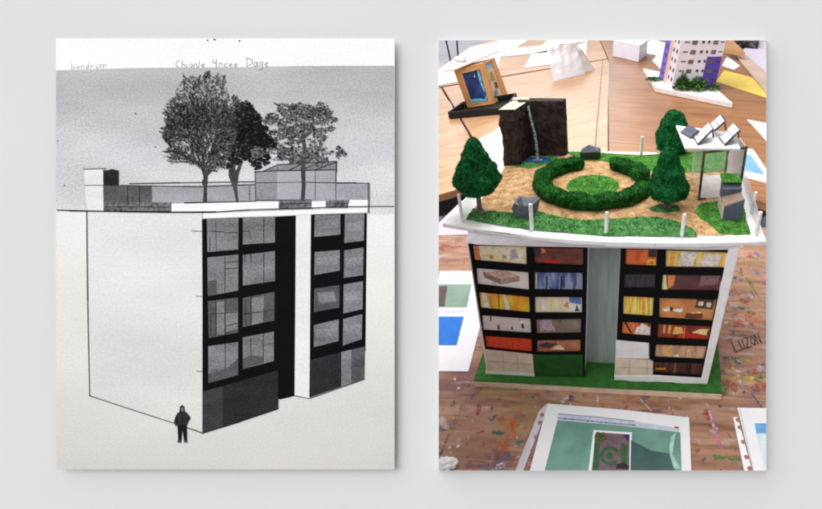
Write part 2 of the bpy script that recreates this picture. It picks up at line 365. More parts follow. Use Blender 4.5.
pane([(243, 255), (275, 251), (275, 281), (243, 285.5)], 0, [(3, ln(264, 252, 264, 282)), (3, ln(245, 254, 245, 262)), (3, ln(251, 254, 251.5, 263))])
pane([(208, 301), (238.3, 297.5), (238.3, 332.5), (209, 338)], 1, [(0, [(217, 302), (225, 301), (225, 334), (217, 335)]), (3, ln(216, 300, 216, 336)), (0, [(226, 312), (238, 311), (238, 329), (226, 332)]), (3, ln(225, 300, 225, 335)), (3, ln(211, 314, 238, 312)), (3, ln(226, 326, 238, 323)), (3, ln(211, 318, 211, 336))])
pane([(243, 298), (274.7, 291.8), (274.5, 320.5), (243, 327)], 1, [(0, [(252, 298), (264, 296), (264, 322), (252, 325)]), (3, ln(251, 297, 251.3, 325)), (3, ln(264, 308, 264, 322)), (3, ln(244, 314, 274, 310)), (3, ln(246, 300, 246, 326))])
pane([(208.5, 346), (238.3, 342), (238.3, 375), (208.5, 383)], 0, [(1, [(208.5, 373), (226, 369), (238.3, 358), (238.3, 375), (208.5, 383)]), (3, ln(225.5, 344, 225.5, 370)), (1, ln(209, 371, 225, 369)), (3, ln(216, 369, 217, 373))])
pane([(243, 337.3), (274, 331.5), (274, 361), (243, 369)], 0, [(1, [(243, 359), (250, 355.5), (264, 356.5), (264, 363), (243, 369)]), (3, ln(251, 338, 251.3, 356)), (3, ln(263.5, 333, 263.5, 362)), (1, ln(264, 345, 274, 343))])
for q, k in (([(315, 215), (340.5, 214.5), (340.5, 234.5), (314.5, 237)], 0), ([(345, 214), (364.5, 213.4), (364, 240.7), (344.5, 243)], 0),
             ([(315, 252), (340, 250), (340, 270.5), (314.5, 275)], 0), ([(344.3, 250.5), (363.7, 247.4), (363.3, 275), (344, 278)], 0),
             ([(314.5, 288.5), (339.7, 285), (339.5, 307.5), (314, 312)], 1), ([(343.8, 284.5), (363.2, 281), (362.8, 309), (343.5, 313.5)], 0),
             ([(314, 325), (339, 319.3), (338.7, 341), (314, 347)], 0), ([(343.5, 319), (362.5, 314), (362, 339), (343, 345.5)], 0)):
    x0, y0 = q[0]; x2, y2 = q[2]
    pane(q, k, [(2, [(x0+1, (y0+y2)/2-4), (x2-1, (y0+y2)/2-6), (x2-2, (y0+y2)/2+3), (x0+2, (y0+y2)/2+4)])] if k == 0 else [(0, [(x0+3, y0+4), (x2-5, y0+3), (x2-3, y0+13), (x0+5, y0+15)])])
dpart('base_panel', [(1, [(203, 391.5), (223, 386), (223, 427), (203, 433)]), (0, [(223, 386), (278.5, 370), (278.5, 408.5), (223, 427)])], [ink('toner panel', (46, 46, 48), .3, 480, 50), ink('toner panel pale', (62, 62, 64), .3, 480, 50)])
dpart('base_panel', [(0, [(310, 360), (341.5, 352), (341.5, 386.5), (309.5, 397.5)]), (1, [(341.5, 352), (351.5, 349.5), (351.5, 384), (341.5, 386.5)]), (2, [(351.5, 349.5), (365, 346.5), (364.5, 379), (351.5, 384)])], [ink('toner panel', (46, 46, 48)), gl[0], gl[1]])
lines('outline', [(1., [(87, 176), (87, 208), (88, 300), (90, 396)]), (.9, [(89.5, 395.5), (130, 408.8), (175, 423.3), (203, 433)]), (1.2, [(203, 433), (240, 421.5), (278.5, 408.7)]), (.9, [(294.5, 395.6), (309.5, 398.5), (345, 386), (365, 379)]), (.7, [(203, 218.5), (203, 433)]), (1, [(203, 180), (203, 218)]), (.7, [(192, 231), (203, 231.3)]), (.6, [(196, 296), (203, 296.5)]), (.6, [(197, 371), (203, 371.4)])], K, 1, bld)
# --- roof terrace
ter = drawn('drawn_terrace', [(0, [(104, 185.5), (120, 185.5), (152.5, 185.5), (152.5, 202), (104, 202)]), (1, [(152.5, 186.5), (255, 184), (316, 181), (370, 183), (370, 205), (316, 206), (232, 205.5), (172, 203.5), (152.5, 202)])],
            [ink('toner screen', (98, 98, 101), .3, 480, 45), ink('toner screen pale', (168, 168, 173), .16, 480, 45)], 'drawn roof terrace with screens and pergola')
drawn('stair_tower', [(0, [(84.5, 169), (103.5, 168.5), (104, 211), (87, 210.5)]), (1, [(103.5, 170.5), (109, 170), (112, 169), (119, 170.5), (119, 186), (104, 185.5)]), (2, [(103.5, 185.5), (119, 186), (121, 207), (104, 207)])], [ink('printed white tower', (236, 236, 238), .06), ink('toner charcoal', (42, 42, 44), .35, 300, 60), ink('toner grey screen', (96, 96, 98), .25)], None, ter)
drawn('parapet', [(1, [(104, 202), (172, 202.5), (172, 212), (104, 211)]), (0, [(172, 203.6), (220, 202), (279, 201.5), (279, 209.5), (220, 211.5), (172, 211.5)]), (1, [(279, 201), (312, 201), (312, 209), (279, 209)]), (0, [(312, 201.5), (326, 201), (326, 208), (312, 208.5)]), (1, [(326, 200.5), (350, 200), (348, 208), (326, 208)]), (0, [(350, 200), (368, 200), (368, 206.5), (348, 207)]), (0, [(203, 213.5), (367.5, 208), (367.5, 212.5), (320, 214), (203, 218.5)])],
      [ink('printed white band', (250, 250, 250), .03), ink('toner hatch', (118, 118, 120), .5, 260, 90)], None, ter)
drawn('pergola', [(0, [(256, 172.5), (272, 170), (336, 169.5), (336, 200), (256, 201)]), (1, [(263, 171), (278, 164.5), (336, 161.5), (336, 169.5)]), (2, [(256, 172.5), (277.5, 170.5), (277.5, 200), (256, 201)])], [ink('toner pergola', (176, 176, 182), .14, 480, 40), ink('toner pergola roof', (138, 138, 142), .25, 480, 60), ink('toner pergola wall', (150, 150, 154), .2, 480, 40)], None, ter)
bp_ = (.95, )
lines('terrace_line', [(1, [(84, 169.4), (106, 168.6)]), (.8, [(85, 185.4), (104, 185.4)]), (1, [(129.5, 183.7), (180, 182.8), (256, 181.8)]), (1, [(121, 185.5), (203, 187), (256, 184.5)]), (1.3, [(57.5, 210.2), (84, 210.8)]), (1.8, [(70, 210.7), (120, 211.6), (170, 212)]), (1.6, [(160, 212.3), (216, 212)]), (1.1, [(216, 212), (250, 209.8), (300, 208.5), (346, 206.5)]), (1, [(340, 206.6), (394, 206.4)]), (1.5, [(185, 203), (256, 201.3)]), (1, [(256, 200.4), (312, 200)]), (1.1, [(255.5, 172.5), (256, 201)]), (1.4, [(255, 172), (278, 170.8), (337, 170)]), (1.2, [(263, 171.5), (278, 164.8), (337, 161.5)]), (1.2, [(336.5, 161.5), (336.5, 173)]), (.9, [(336, 173), (336, 200)]), (1.2, [(290, 170), (303, 163.8)]), (1.2, [(302, 170), (318, 163.3)]), (1.2, [(315, 170), (336, 162.5)]), (.9, [(256, 183), (300, 182.2), (337, 183)]), (1.3, [(337, 183.3), (356, 182.8)]), (1, [(345, 183.2), (369, 183.3)]), (1.2, [(368.6, 183), (368.9, 213)]), (.8, [(128, 186), (128, 203)]), (.8, [(140, 186), (140, 206)]), (.7, [(105, 206.8), (170, 207.2)]), (.7, [(250, 186), (250, 200)]), (.6, [(315.5, 171), (315.5, 200)]), (.8, [(280, 204), (311, 203.5)]), (.8, [(330, 201), (330, 204)]), (.8, [(338, 201), (338, 204)]), (.8, [(327, 204), (349, 203.6)])], K, 1, ter)
# --- drawn trees
def specks(bm, poly, n, r, z, pal, fn=None, w=None):
    for i in range(n):
        p = sample(poly)
        if fn and not fn(p): continue
        rr = random.uniform(*r); a0 = random.uniform(0, 6.28); el = random.uniform(.5, 1)
        q = [(p[0]+rr*math.cos(a0+t*1.2566)*random.uniform(.6, 1.2), p[1]+rr*el*math.sin(a0+t*1.2566)*random.uniform(.6, 1.2)) for t in range(5)]
        f = bm.faces.new([bm.verts.new((*U(*v), z+i*2e-9)) for v in q]); f.normal_update()
        if f.normal.z < 0: f.normal_flip()
        f.material_index = random.choices(range(len(pal)), w)[0] if w else random.randrange(len(pal))
TG = [ink('toner leaf', (38, 38, 40), .3, 500, 60), ink('toner leaf mid', (72, 72, 74), .3, 500, 60), ink('toner leaf light', (112, 112, 114), .3, 500, 60), ink('toner leaf black', (17, 17, 18), .3, 500, 60), ink('toner leaf pale', (150, 150, 152), .2, 500, 60)]
def limb(bm, p, a, l, w, d, z, poly, mi=0):
    q = (p[0]+math.cos(a)*l, p[1]-math.sin(a)*l)
    if poly and d < 5 and not inside(q, poly): return
    mid = ((p[0]+q[0])/2+random.uniform(-.5, .5), (p[1]+q[1])/2+random.uniform(-.5, .5))
    stroke(bm, [U(*p), U(*mid), U(*q)], w*SP, z, mi, .2)
    if d <= 0: return
    for k in range(random.choice((2, 3, 3))):
        limb(bm, q, a+random.uniform(-.62, .62), l*random.uniform(.68, .95), max(.42, w*.68), d-1, z+2e-8, poly, mi)
crown1 = [(163, 112), (169, 104), (175, 97), (182, 92), (184, 76), (196, 78), (206, 74), (214, 76), (220, 73), (226, 80), (225, 92), (229, 97), (240, 101), (246, 112), (247, 128), (243, 150), (236, 164), (222, 170), (208, 174), (199, 168), (186, 162), (172, 164), (165, 152), (170, 145), (161, 138), (166, 124)]
t = drawn('drawn_tree', [(0, [(203.2, 203), (204, 188), (203.5, 176), (201, 168), (203.5, 167), (206, 172), (211, 169), (212.5, 170.5), (207.8, 176), (207.4, 190), (207.6, 203)])], [TG[1]], 'tall drawn tree with bare twiggy branches')
bm = BM(); z = layer()
for a in (1.0, 1.25, 1.5, 1.75, 2.0, 2.25, 2.5, 2.75, .75, .5):
    limb(bm, (205+random.uniform(-1.5, 1.5), 168+random.uniform(-2, 3)), a, 15, 1.7, 6, z+random.uniform(0, 4e-6), crown1, random.choice((0, 0, 1)))
for i in range(1050):
    p = sample(crown1); a = math.atan2(172-p[1], p[0]-206)+random.uniform(-.7, .7); l = random.uniform(1.5, 4.5)
    stroke(bm, [U(*p), U(p[0]+l*math.cos(a), p[1]-l*math.sin(a))], random.uniform(.4, 1.)*SP, z+5e-6+i*3e-9, random.choice((0, 0, 1, 2)), .4)
specks(bm, [(166, 106), (182, 80), (206, 75), (226, 80), (229, 97), (241, 103), (246, 128), (240, 160), (208, 172), (186, 160), (170, 158), (165, 125)], 1500, (.35, 1.05), z+8e-6, TG[:3])
specks(bm, crown1, 1500, (.35, .95), z+9e-6, TG[:3], lambda p: random.random() < .35+.65*((p[0]-160)/80*.6+.4*(1-abs(p[1]-135)/50)))
obj('crown', bm, TG[:3], t, local=True, fix=False)
crown2 = [(233, 106), (240, 102), (247, 100.5), (252, 104), (253, 109), (260, 114), (262.5, 120), (261, 124), (268, 127), (268, 134), (273, 138), (277.5, 144), (274, 148.5), (266, 149), (270, 156), (269, 163), (262, 169), (254, 170), (250, 162), (246, 160), (240, 163), (230, 168), (219, 168), (211, 160), (213, 140), (218, 120), (226, 112)]
t = drawn('drawn_tree', [(0, [(236.5, 202.5), (234, 190), (229, 176), (229, 164), (234, 160), (236, 172), (240, 163), (243.5, 160), (238.7, 174), (237.5, 186), (239, 202.5)])], [TG[1]], 'dense near-black drawn tree')
bm = BM(); z = layer()
dk = lambda p: p[0]+.35*p[1] > 285
flat(bm, [U(*p) for p in ((236, 106), (246, 102), (252, 106), (260, 116), (262, 124), (267, 134), (274, 143), (265, 147), (256, 147), (250, 150), (252, 158), (244, 156), (238, 140), (236, 120))], z-1e-6, 3)
specks(bm, crown2, 1900, (.8, 2.), z, TG, lambda p: dk(p), [.35, .05, 0, .6, 0])
specks(bm, crown2, 1500, (.5, 1.3), z+5e-6, TG, lambda p: not dk(p), [.4, .4, .15, .05, 0])
specks(bm, [(251, 150), (256, 146), (265, 149), (264, 155), (257, 160), (252, 156)], 110, (.5, 1.2), z+9e-6, TG, None, [.05, .25, .5, 0, .2])
obj('crown', bm, TG, t, local=True, fix=False)
t = drawn('drawn_tree', [(0, [(301, 201), (302, 185), (301, 168), (303, 152), (302, 135), (303.5, 125), (305.3, 125), (305, 136), (306, 152), (305.5, 168), (306, 185), (305, 201)]), (0, [(304, 136), (312, 130), (323, 127), (312, 132.5), (305, 138.5)]), (0, [(303, 140), (296, 129), (288, 125.5), (296, 131.5), (302, 142)])], [TG[1]], 'open pale grey drawn tree in front of the pergola')
bm = BM(); z = layer()
for cx, cy, rx, ry, n in ((303, 110, 20, 7, 330), (290, 112, 11, 8, 190), (318, 114, 9, 8, 150), (277, 121, 8, 6, 130), (328, 121, 6, 7, 100), (300, 124, 16, 8, 230), (283, 133, 12, 6, 150), (292, 137, 8, 7, 120), (320, 134, 10, 6, 130), (279, 150, 11, 7, 170), (293, 156, 12, 8, 200), (310, 148, 10, 9, 150), (322, 154, 10, 8, 170), (340, 152.5, 4.5, 4.5, 70), (303, 160, 10, 4, 80), (270, 116, 4, 4, 40), (312, 122, 12, 6, 120)):
    specks(bm, blob(cx, cy, rx*1.12, ry*1.1, 22, .7), int(n*1.25), (.45, 1.5), z+random.uniform(0, 1e-5), TG, None, [.12, .42, .34, .03, .09])
obj('crown', bm, TG, t, local=True, fix=False)
# --- drawn person
pm = [ink('toner coat', (48, 48, 50), .3, 500, 60), ink('toner dark', (26, 26, 28), .3, 500, 60), ink('toner face', (128, 126, 124), .2), ink('toner boots', (70, 70, 72), .2)]
drawn('drawn_person', [(0, [(180.2, 411.5), (178, 412.6), (175.6, 417), (174.4, 422), (176, 426), (179, 424.5), (187.6, 425), (189, 421), (190.8, 418.5), (190, 416), (187, 412.3), (184.8, 411.3)]), (1, [(179.9, 411.8), (180.4, 406.5), (182.4, 404.8), (184.6, 406.5), (185.2, 411.6), (182.5, 413)]), (2, [(181.6, 408), (183, 406.8), (184, 408.2), (183.8, 411), (182.6, 412), (181.8, 410.6)]), (1, [(177.8, 424.5), (187, 424.5), (187.3, 440.2), (184.4, 440.2), (182.8, 428.5), (181.6, 440), (178.6, 440)]), (3, [(177.8, 440), (181.7, 439.8), (181.5, 442.6), (178, 442.4)]), (3, [(184.3, 440), (187.4, 440), (188, 442.2), (184.8, 442.6)]), (1, [(182.3, 413), (183.3, 413), (183.2, 424.5), (182.4, 424.5)]), (1, [(177.5, 420), (178.6, 416), (178.6, 423.5), (176.8, 423)]), (1, [(187.2, 416.5), (189.4, 418), (187.4, 420.5)])], pm, 'small drawn figure in a dark hooded coat')

# ================================================================== MODEL BUILDING (on the workbench)
ZR = .3054; ZB = .016
white = mat('white emulsion card', (232, 230, 236), .75, .03, 40, .12, 120, .2)
white_bright = mat('white painted edge', (240, 240, 240), .7, .03, 60, .3, 150, .2)
black = mat('black paint', (9, 9, 10), .8, .3, 90, .1, 200, .15)
felt = mat('green painted base', (50, 104, 42), .8, .1, 70, .25, 400, .2)
mb = thing('model_building', 'white cardboard model block with black window grid and roof garden on the paint-stained table', 'building model', (0, .15, 0))
def W(name, bm, m, label=None, parent=None, **k): return obj(name, bm, m, parent or mb, label, **k)
# base slab
bm = BM(); BX = [(-.2216, -.0235), (.2146, -.0235), (.226, .13), (.23, .36), (-.235, .36), (-.228, .13)]
prism(bm, BX, 0, ZB-.003); base_ = W('base', bm, mat('raw board edge', (226, 204, 180), .8, .08, 50, .2, 150), bevel=.0006)
bm = BM(); prism(bm, [(x*.999, y+.0006 if y < 0 else y-.0006) for x, y in BX], ZB-.0028, ZB); W('base_top', bm, felt, None, base_)
# walls: left wing, right wing and the recessed middle
TL, TRr = (-0.1981, 0.3029), (0.2065, 0.2941)
ztop = .2868
def lerp(a, b, z): t_ = (z-a[1])/(b[1]-a[1]); return (a[0]+(b[0]-a[0])*t_, z)
L0, L1 = lerp((-0.1981, 0.3029), (-0.2045, 0.0139), ZB), lerp((-0.1981, 0.3029), (-0.2045, 0.0139), ztop)
R0, R1 = lerp((0.2065, 0.2941), (0.1909, 0.0182), ZB), lerp((0.2065, 0.2941), (0.1909, 0.0182), ztop)
M0, M1 = lerp((-0.0141, 0.2864), (-0.0256, 0.0213), ZB), lerp((-0.0141, 0.2864), (-0.0256, 0.0213), ztop)
N0, N1 = lerp((0.0345, 0.2883), (0.0280, 0.0251), ZB), lerp((0.0345, 0.2883), (0.0280, 0.0251), ztop)
def wing(bm, q, y0, y1): plate(bm, q, y0, y1)
bm = BM(); plate(bm, [L0, M0, M1, L1], 0, .36); W('wall', bm, white, bevel=.001)
bm = BM(); plate(bm, [N0, R0, R1, N1], 0, .36); W('wall', bm, white, bevel=.001)
bm = BM(); plate(bm, [(M0[0]+.0004, ZB), (N0[0]-.0004, ZB), (N1[0]-.0004, ztop), (M1[0]+.0004, ztop)], .036, .30); W('recessed_bay', bm, mat('grey card', (164, 174, 172), .7, .07, 30, .1, 80, .3, (4, 1, .5)))
# picture windows behind a black grid
def cell(*p): return list(p)
WIN = [
 ('w11', [(-0.1890, 0.2835), (-0.1065, 0.2848), (-0.1090, 0.2507), (-0.1906, 0.2554)]), ('w12', [(-0.1896, 0.2427), (-0.1072, 0.2386), (-0.1093, 0.2027), (-0.1922, 0.2103)]),
 ('w13', [(-0.1922, 0.1967), (-0.1103, 0.1912), (-0.1117, 0.1571), (-0.1940, 0.1626)]), ('w14', [(-0.1936, 0.1494), (-0.1118, 0.1462), (-0.1135, 0.1133), (-0.1964, 0.1153)]), ('w15', [(-0.1951, 0.1050), (-0.1137, 0.1026), (-0.1153, 0.0703), (-0.1963, 0.0762)]),
 ('w21', [(-0.0969, 0.2829), (-0.0209, 0.2846), (-0.0216, 0.2528), (-0.0961, 0.2535)]), ('w22', [(-0.0973, 0.2391), (-0.0230, 0.2414), (-0.0239, 0.2071), (-0.1007, 0.2041)]), ('w23', [(-0.1010, 0.1918), (-0.0255, 0.1950), (-0.0257, 0.1617), (-0.1038, 0.1575)]),
 ('w24', [(-0.1030, 0.1454), (-0.0273, 0.1508), (-0.0292, 0.1186), (-0.1046, 0.1127)]), ('w25', [(-0.1048, 0.0998), (-0.0299, 0.1061), (-0.0307, 0.0764), (-0.1070, 0.0706)]),
 ('a1', [(0.0426, 0.2862), (0.0887, 0.2876), (0.0890, 0.2564), (0.0423, 0.2570)]), ('a2', [(0.0416, 0.2418), (0.0886, 0.2439), (0.0892, 0.2158), (0.0410, 0.2135)]), ('a3', [(0.0408, 0.2002), (0.0879, 0.1998), (0.0883, 0.1606), (0.0405, 0.1621)]), ('a4', [(0.0401, 0.1489), (0.0864, 0.1479), (0.0870, 0.1181), (0.0391, 0.1215)]),
 ('b1', [(0.1015, 0.2866), (0.1917, 0.2865), (0.1902, 0.2582), (0.1025, 0.2557)]), ('b2', [(0.0992, 0.2431), (0.1882, 0.2458), (0.1879, 0.2152), (0.0990, 0.2128)]), ('b3', [(0.0965, 0.1994), (0.1859, 0.2006), (0.1839, 0.1562), (0.0990, 0.1583)]),
 ('b4', [(0.0984, 0.1473), (0.1835, 0.1464), (0.1818, 0.1154), (0.0979, 0.1159)]), ('b5', [(0.0968, 0.1028), (0.1814, 0.1045), (0.1793, 0.0730), (0.0964, 0.0727)]), ('b6', [(0.0955, 0.0632), (0.1793, 0.0654), (0.1777, 0.0345), (0.0964, 0.0361)])]
WD = dict(WIN)
FY0, FY1 = -.0052, -.0003
for poly, ks in (([(-0.1945, 0.2851), (-0.1475, 0.2855), (-0.0141, 0.2869), (-0.0231, 0.0671), (-0.0247, 0.0216), (-0.0272, 0.0215), (-0.0263, 0.0716), (-0.1148, 0.0673), (-0.1975, 0.0742)], ('w11', 'w12', 'w13', 'w14', 'w15', 'w21', 'w22', 'w23', 'w24', 'w25')),
                 ([(0.0348, 0.2873), (0.1979, 0.2888), (0.1833, 0.0320), (0.0958, 0.0337), (0.0942, 0.0656), (0.0878, 0.0696), (0.0858, 0.1053), (0.0307, 0.1095)], ('a1', 'a2', 'a3', 'a4', 'b1', 'b2', 'b3', 'b4', 'b5', 'b6'))):
    bm = BM(); plate(bm, poly, FY0, FY1, 0, [WD[k] for k in ks]); W('window_frame', bm, black)
O, Wt, Ye, Br = (214, 130, 48), (224, 218, 216), (238, 190, 80), (96, 50, 36)
def pol(*p): return list(p)
# overlays are (material, uv polygon) pasted on the picture
PIC = {
 'w11': ('soft orange and cream wash picture', [(206, 120, 60), (226, 190, 130), (222, 214, 206), (214, 168, 90), (230, 206, 160)], 'blotch', 7, [((150, 158, 170), [(.68, .15), (.85, .3), (.8, .8), (.7, .75)]), ((196, 110, 60), [(0, 0), (.12, 0), (.1, 1), (.02, 1)])]),
 'w12': ('grey picture of a brown mattress', [(190, 188, 194), (214, 212, 216)], 'blotch', 3, [((122, 98, 98), [(.12, .75), (.46, .42), (.46, .12), (.14, .42)]), ((150, 128, 126), [(.46, .42), (.82, .7), (.82, .42), (.46, .12)]), ((172, 152, 148), [(.12, .75), (.5, .95), (.82, .7), (.46, .42)])]),
 'w13': ('orange and yellow curtain picture', [(206, 104, 24), (226, 140, 36), (240, 178, 52), (236, 190, 90)], 'stripes', 6, [(Wt, [(.03, 0), (.18, 0), (.14, 1), (.06, 1)]), (Wt, [(.47, .98), (.52, .9), (.6, .02), (.5, .02)]), ((170, 96, 30), [(.36, 0), (.39, 0), (.4, 1), (.37, 1)])]),
 'w14': ('pale lavender picture with tiny dark figures', [(176, 170, 186), (204, 200, 210)], 'blotch', 4, [((50, 40, 60), [(.3, .1), (.34, .1), (.34, .35), (.31, .35)]), ((50, 40, 60), [(.6, .1), (.63, .12), (.62, .32), (.59, .3)]), ((40, 34, 50), [(.8, .25), (.86, .3), (.84, .6), (.8, .55)]), ((70, 60, 80), [(.16, .6), (.18, .6), (.18, .9), (.16, .9)]), ((90, 80, 100), [(.5, .1), (.54, .1), (.52, .2)])]),
 'w15': ('plain red picture', [(170, 52, 34), (196, 72, 48)], 'blotch', 3, []),
 'w21': ('dark red brown picture', [(50, 22, 20), (92, 42, 32), (108, 54, 42)], 'blotch', 4, [((170, 24, 30), [(.2, .05), (.52, .04), (.4, .22), (.2, .2)]), ((206, 110, 40), [(.14, .6), (.24, .7), (.2, .98), (.15, .98), (.17, .75)]), ((40, 34, 50), [(0, .4), (.12, .4), (.12, 1), (0, 1)])]),
 'w22': ('blue curtain picture', [(34, 44, 96), (58, 78, 130), (120, 138, 168), (84, 104, 140)], 'stripes', 9, [((190, 196, 196), [(0, 0), (.03, 0), (.03, 1), (0, 1)])]),
 'w23': ('beige curtains beside a blue sky picture', [(170, 164, 190), (206, 190, 160), (220, 206, 180)], 'stripes', 8, [((70, 104, 170), [(.74, .5), (.98, .4), (.98, 1), (.72, 1)]), ((206, 216, 226), [(.7, 0), (.98, 0), (.98, .5), (.74, .6)]), ((30, 34, 44), [(.84, .08), (.97, .06), (.92, .2), (.9, .5), (.87, .22)]), ((176, 120, 60), [(.6, .4), (.72, .3), (.7, .7)])]),
 'w24': ('dim grey picture with lavender curtain', [(88, 82, 78), (112, 104, 100), (128, 120, 122)], 'blotch', 4, [((150, 142, 170), [(.08, .1), (.36, .15), (.34, .9), (.08, .9)]), ((140, 100, 60), [(.1, .02), (.24, .02), (.2, .2), (.12, .2)])]),
 'w25': ('brown picture with a dark oval', [(112, 62, 46), (150, 98, 76), (168, 120, 98)], 'blotch', 4, [((52, 46, 54), [(.02, .55), (.2, .75), (.48, .6), (.3, .3), (.1, .35)]), ((206, 190, 176), [(.3, .18), (.52, .55), (.66, .12)])]),
 'a1': ('orange picture with a dark panel', [(120, 50, 22), (176, 84, 38), (190, 96, 44)], 'stripes', 5, [((46, 30, 34), [(.72, .5), (.98, .5), (.98, .95), (.72, .95)]), ((232, 150, 60), [(.68, .04), (.98, .04), (.98, .36), (.68, .36)]), ((90, 40, 24), [(.74, .1), (.92, .1), (.84, .26)])]),
 'a2': ('dark slate picture', [(26, 24, 32), (46, 44, 56)], 'stripes', 5, []),
 'a3': ('glowing orange curtain picture', [(180, 80, 24), (226, 140, 48), (250, 206, 110), (232, 160, 60)], 'stripes', 9, []),
 'a4': ('orange picture with a white bed', [(168, 82, 46), (190, 104, 62)], 'blotch', 3, [((214, 210, 214), [(.42, 0), (.98, .05), (.98, .6), (.7, .9), (.5, .5)]), ((40, 26, 26), [(.06, .9), (.12, .95), (.36, .1), (.3, .05)]), ((120, 30, 40), [(.88, .7), (.97, .72), (.97, .95), (.9, .95)])]),
 'b1': ('yellow picture with pale window light', [(180, 130, 50), (206, 168, 84), (214, 190, 130)], 'stripes', 7, [((196, 194, 196), [(.2, .02), (.46, .02), (.52, .92), (.26, .92)]), ((190, 190, 194), [(.56, .02), (.88, .02), (.92, .8), (.64, .86)]), ((206, 150, 60), [(.06, 0), (.12, 0), (.16, 1), (.1, 1)])]),
 'b2': ('dark maroon picture with a cream edge', [(52, 30, 36), (74, 44, 50), (84, 58, 62)], 'blotch', 4, [((226, 206, 160), [(0, 0), (.1, 0), (.06, 1), (0, 1)]), ((206, 122, 60), [(.1, 0), (.2, .3), (.22, 1), (.08, 1)]), ((104, 82, 92), [(.64, .25), (.95, .4), (.98, 1), (.66, 1)])]),
 'b3': ('tan picture with white bird shapes', [(132, 86, 50), (160, 112, 68), (176, 130, 84)], 'blotch', 4, [((226, 220, 208), [(.04, .42), (.2, .5), (.22, .36), (.1, .3)]), ((226, 220, 208), [(.24, .4), (.42, .52), (.44, .36), (.3, .3)]), ((30, 24, 24), [(.2, .34), (.24, .34), (.25, .52), (.19, .52)]), ((60, 52, 56), [(.64, .55), (.96, .5), (.97, .95), (.66, .95)]), ((200, 190, 180), [(.7, .66), (.78, .66), (.78, .86), (.7, .86)]), ((180, 170, 160), [(.84, .62), (.92, .6), (.92, .8), (.84, .82)]), ((90, 44, 30), [(.48, .05), (.8, .06), (.8, .3), (.5, .28)])]),
 'b4': ('red and brown shelf picture', [(70, 26, 22), (120, 50, 36), (150, 70, 44)], 'stripes', 8, [((206, 150, 84), [(.1, .3), (.14, .3), (.14, .9), (.1, .9)]), ((206, 150, 84), [(.2, .3), (.24, .3), (.24, .9), (.2, .9)]), ((220, 160, 90), [(.3, .25), (.5, .4), (.46, .75), (.32, .8)]), ((226, 190, 140), [(.66, .45), (.95, .3), (.97, .75), (.8, .7)]), ((160, 30, 30), [(.54, .1), (.95, .08), (.8, .4), (.56, .4)])]),
 'b5': ('beige curtain picture', [(128, 104, 86), (164, 138, 116), (182, 160, 140)], 'stripes', 12, [((206, 150, 90), [(.2, .1), (.34, .2), (.3, .8), (.22, .8)]), ((206, 210, 220), [(.36, .05), (.5, .05), (.46, .25)])]),
 'b6': ('dark brown shelf picture', [(32, 18, 18), (60, 34, 32), (84, 52, 48)], 'stripes', 8, [((180, 130, 40), [(.04, .25), (.26, .28), (.24, .42), (.04, .38)]), ((40, 20, 20), [(.3, 0), (.34, 0), (.34, 1), (.3, 1)])]),
}
def uvp(q, u, v):
    tl, tr, br, bl_ = q
    return (((bl_[0]*(1-u)+br[0]*u)*(1-v)+(tl[0]*(1-u)+tr[0]*u)*v), ((bl_[1]*(1-u)+br[1]*u)*(1-v)+(tl[1]*(1-u)+tr[1]*u)*v))
for k, q in WIN:
    label, cols, mode, sc, over = PIC[k]
    warm = lambda c, f: tuple(min(250, int(v*f*g+6)) for v, g in zip(c, (1.06, 1., .94)))
    cols = [warm(c, 1.22) for c in cols]; over = [(warm(c, 1.1), p) for c, p in over]
    rs = random.Random(k); extra = []
    for i in range(5):                                 # smaller scraps of tone inside the picture
        u, v = rs.uniform(.04, .9), rs.uniform(.05, .8); du, dv = rs.uniform(.02, .1), rs.uniform(.1, .45)
        if mode == 'stripes': du *= .5; v = rs.uniform(0, .2); dv = rs.uniform(.5, .8)
        c = rs.choice(cols); f = rs.choice((.68, .8, 1.15, 1.3)); c = tuple(min(248, int(x*f/8)*8) for x in c)
        extra.append((c, [(u, v), (u+du, v+rs.uniform(-.1, .1)), (u+du*rs.uniform(.6, 1.2), v+dv), (u+du*rs.uniform(-.2, .3), v+dv*rs.uniform(.7, 1.1))]))
    over = extra+over
    bm = BM(); 
    cx = sum(p[0] for p in q)/4; cz = sum(p[1] for p in q)/4
    qq = [(cx+(p[0]-cx)*(1-.01), cz+(p[1]-cz)*.97) for p in q]
    plate(bm, qq, -.0014, -.0002)
    ms = [pic('picture '+k, cols, mode, sc)]
    for i, (c, uv) in enumerate(over):
        ms.append(mat('picture ink %d %d %d' % c, c, .4, .14, 260, 0))
        pts = []
        for j in range(len(uv)):                       # soften the cut-out outline a little
            a, b_ = uv[j], uv[(j+1) % len(uv)]
            pts += [a, ((a[0]+b_[0])/2+random.uniform(-.012, .012), (a[1]+b_[1])/2+random.uniform(-.03, .03))]
        p3 = [uvp(qq, min(.995, max(.005, u)), min(.99, max(.01, v))) for u, v in pts]
        plate(bm, p3, -.0015-.00005*i, -.0014, i+1)
    W('window', bm, ms, label)
tile = mat('cream tiled panel', (224, 208, 190), .6, .05, 60, .1, 90, .3)
grout = mat('tile joint', (190, 172, 158), .8, .1, 60)
def quad_in(q, u0, v0, u1, v1): return [uvp(q, u0, v1), uvp(q, u1, v1), uvp(q, u1, v0), uvp(q, u0, v0)]
q1 = [(-0.1969, 0.0747), (-0.1149, 0.0682), (-0.1151, 0.0186), (-0.2019, 0.0195)]
bm = BM(); plate(bm, q1, -.006, -.0003)
for u in (.36, .67): plate(bm, quad_in(q1, u, .08, u+.012, .95), -.0062, -.0058, 1)
plate(bm, quad_in(q1, .04, .5, .98, .53), -.0062, -.0058, 1); W('tiled_panel', bm, [tile, grout])
q2 = [(-0.1124, 0.0670), (-0.0266, 0.0725), (-0.0275, 0.0222), (-0.1148, 0.0161)]
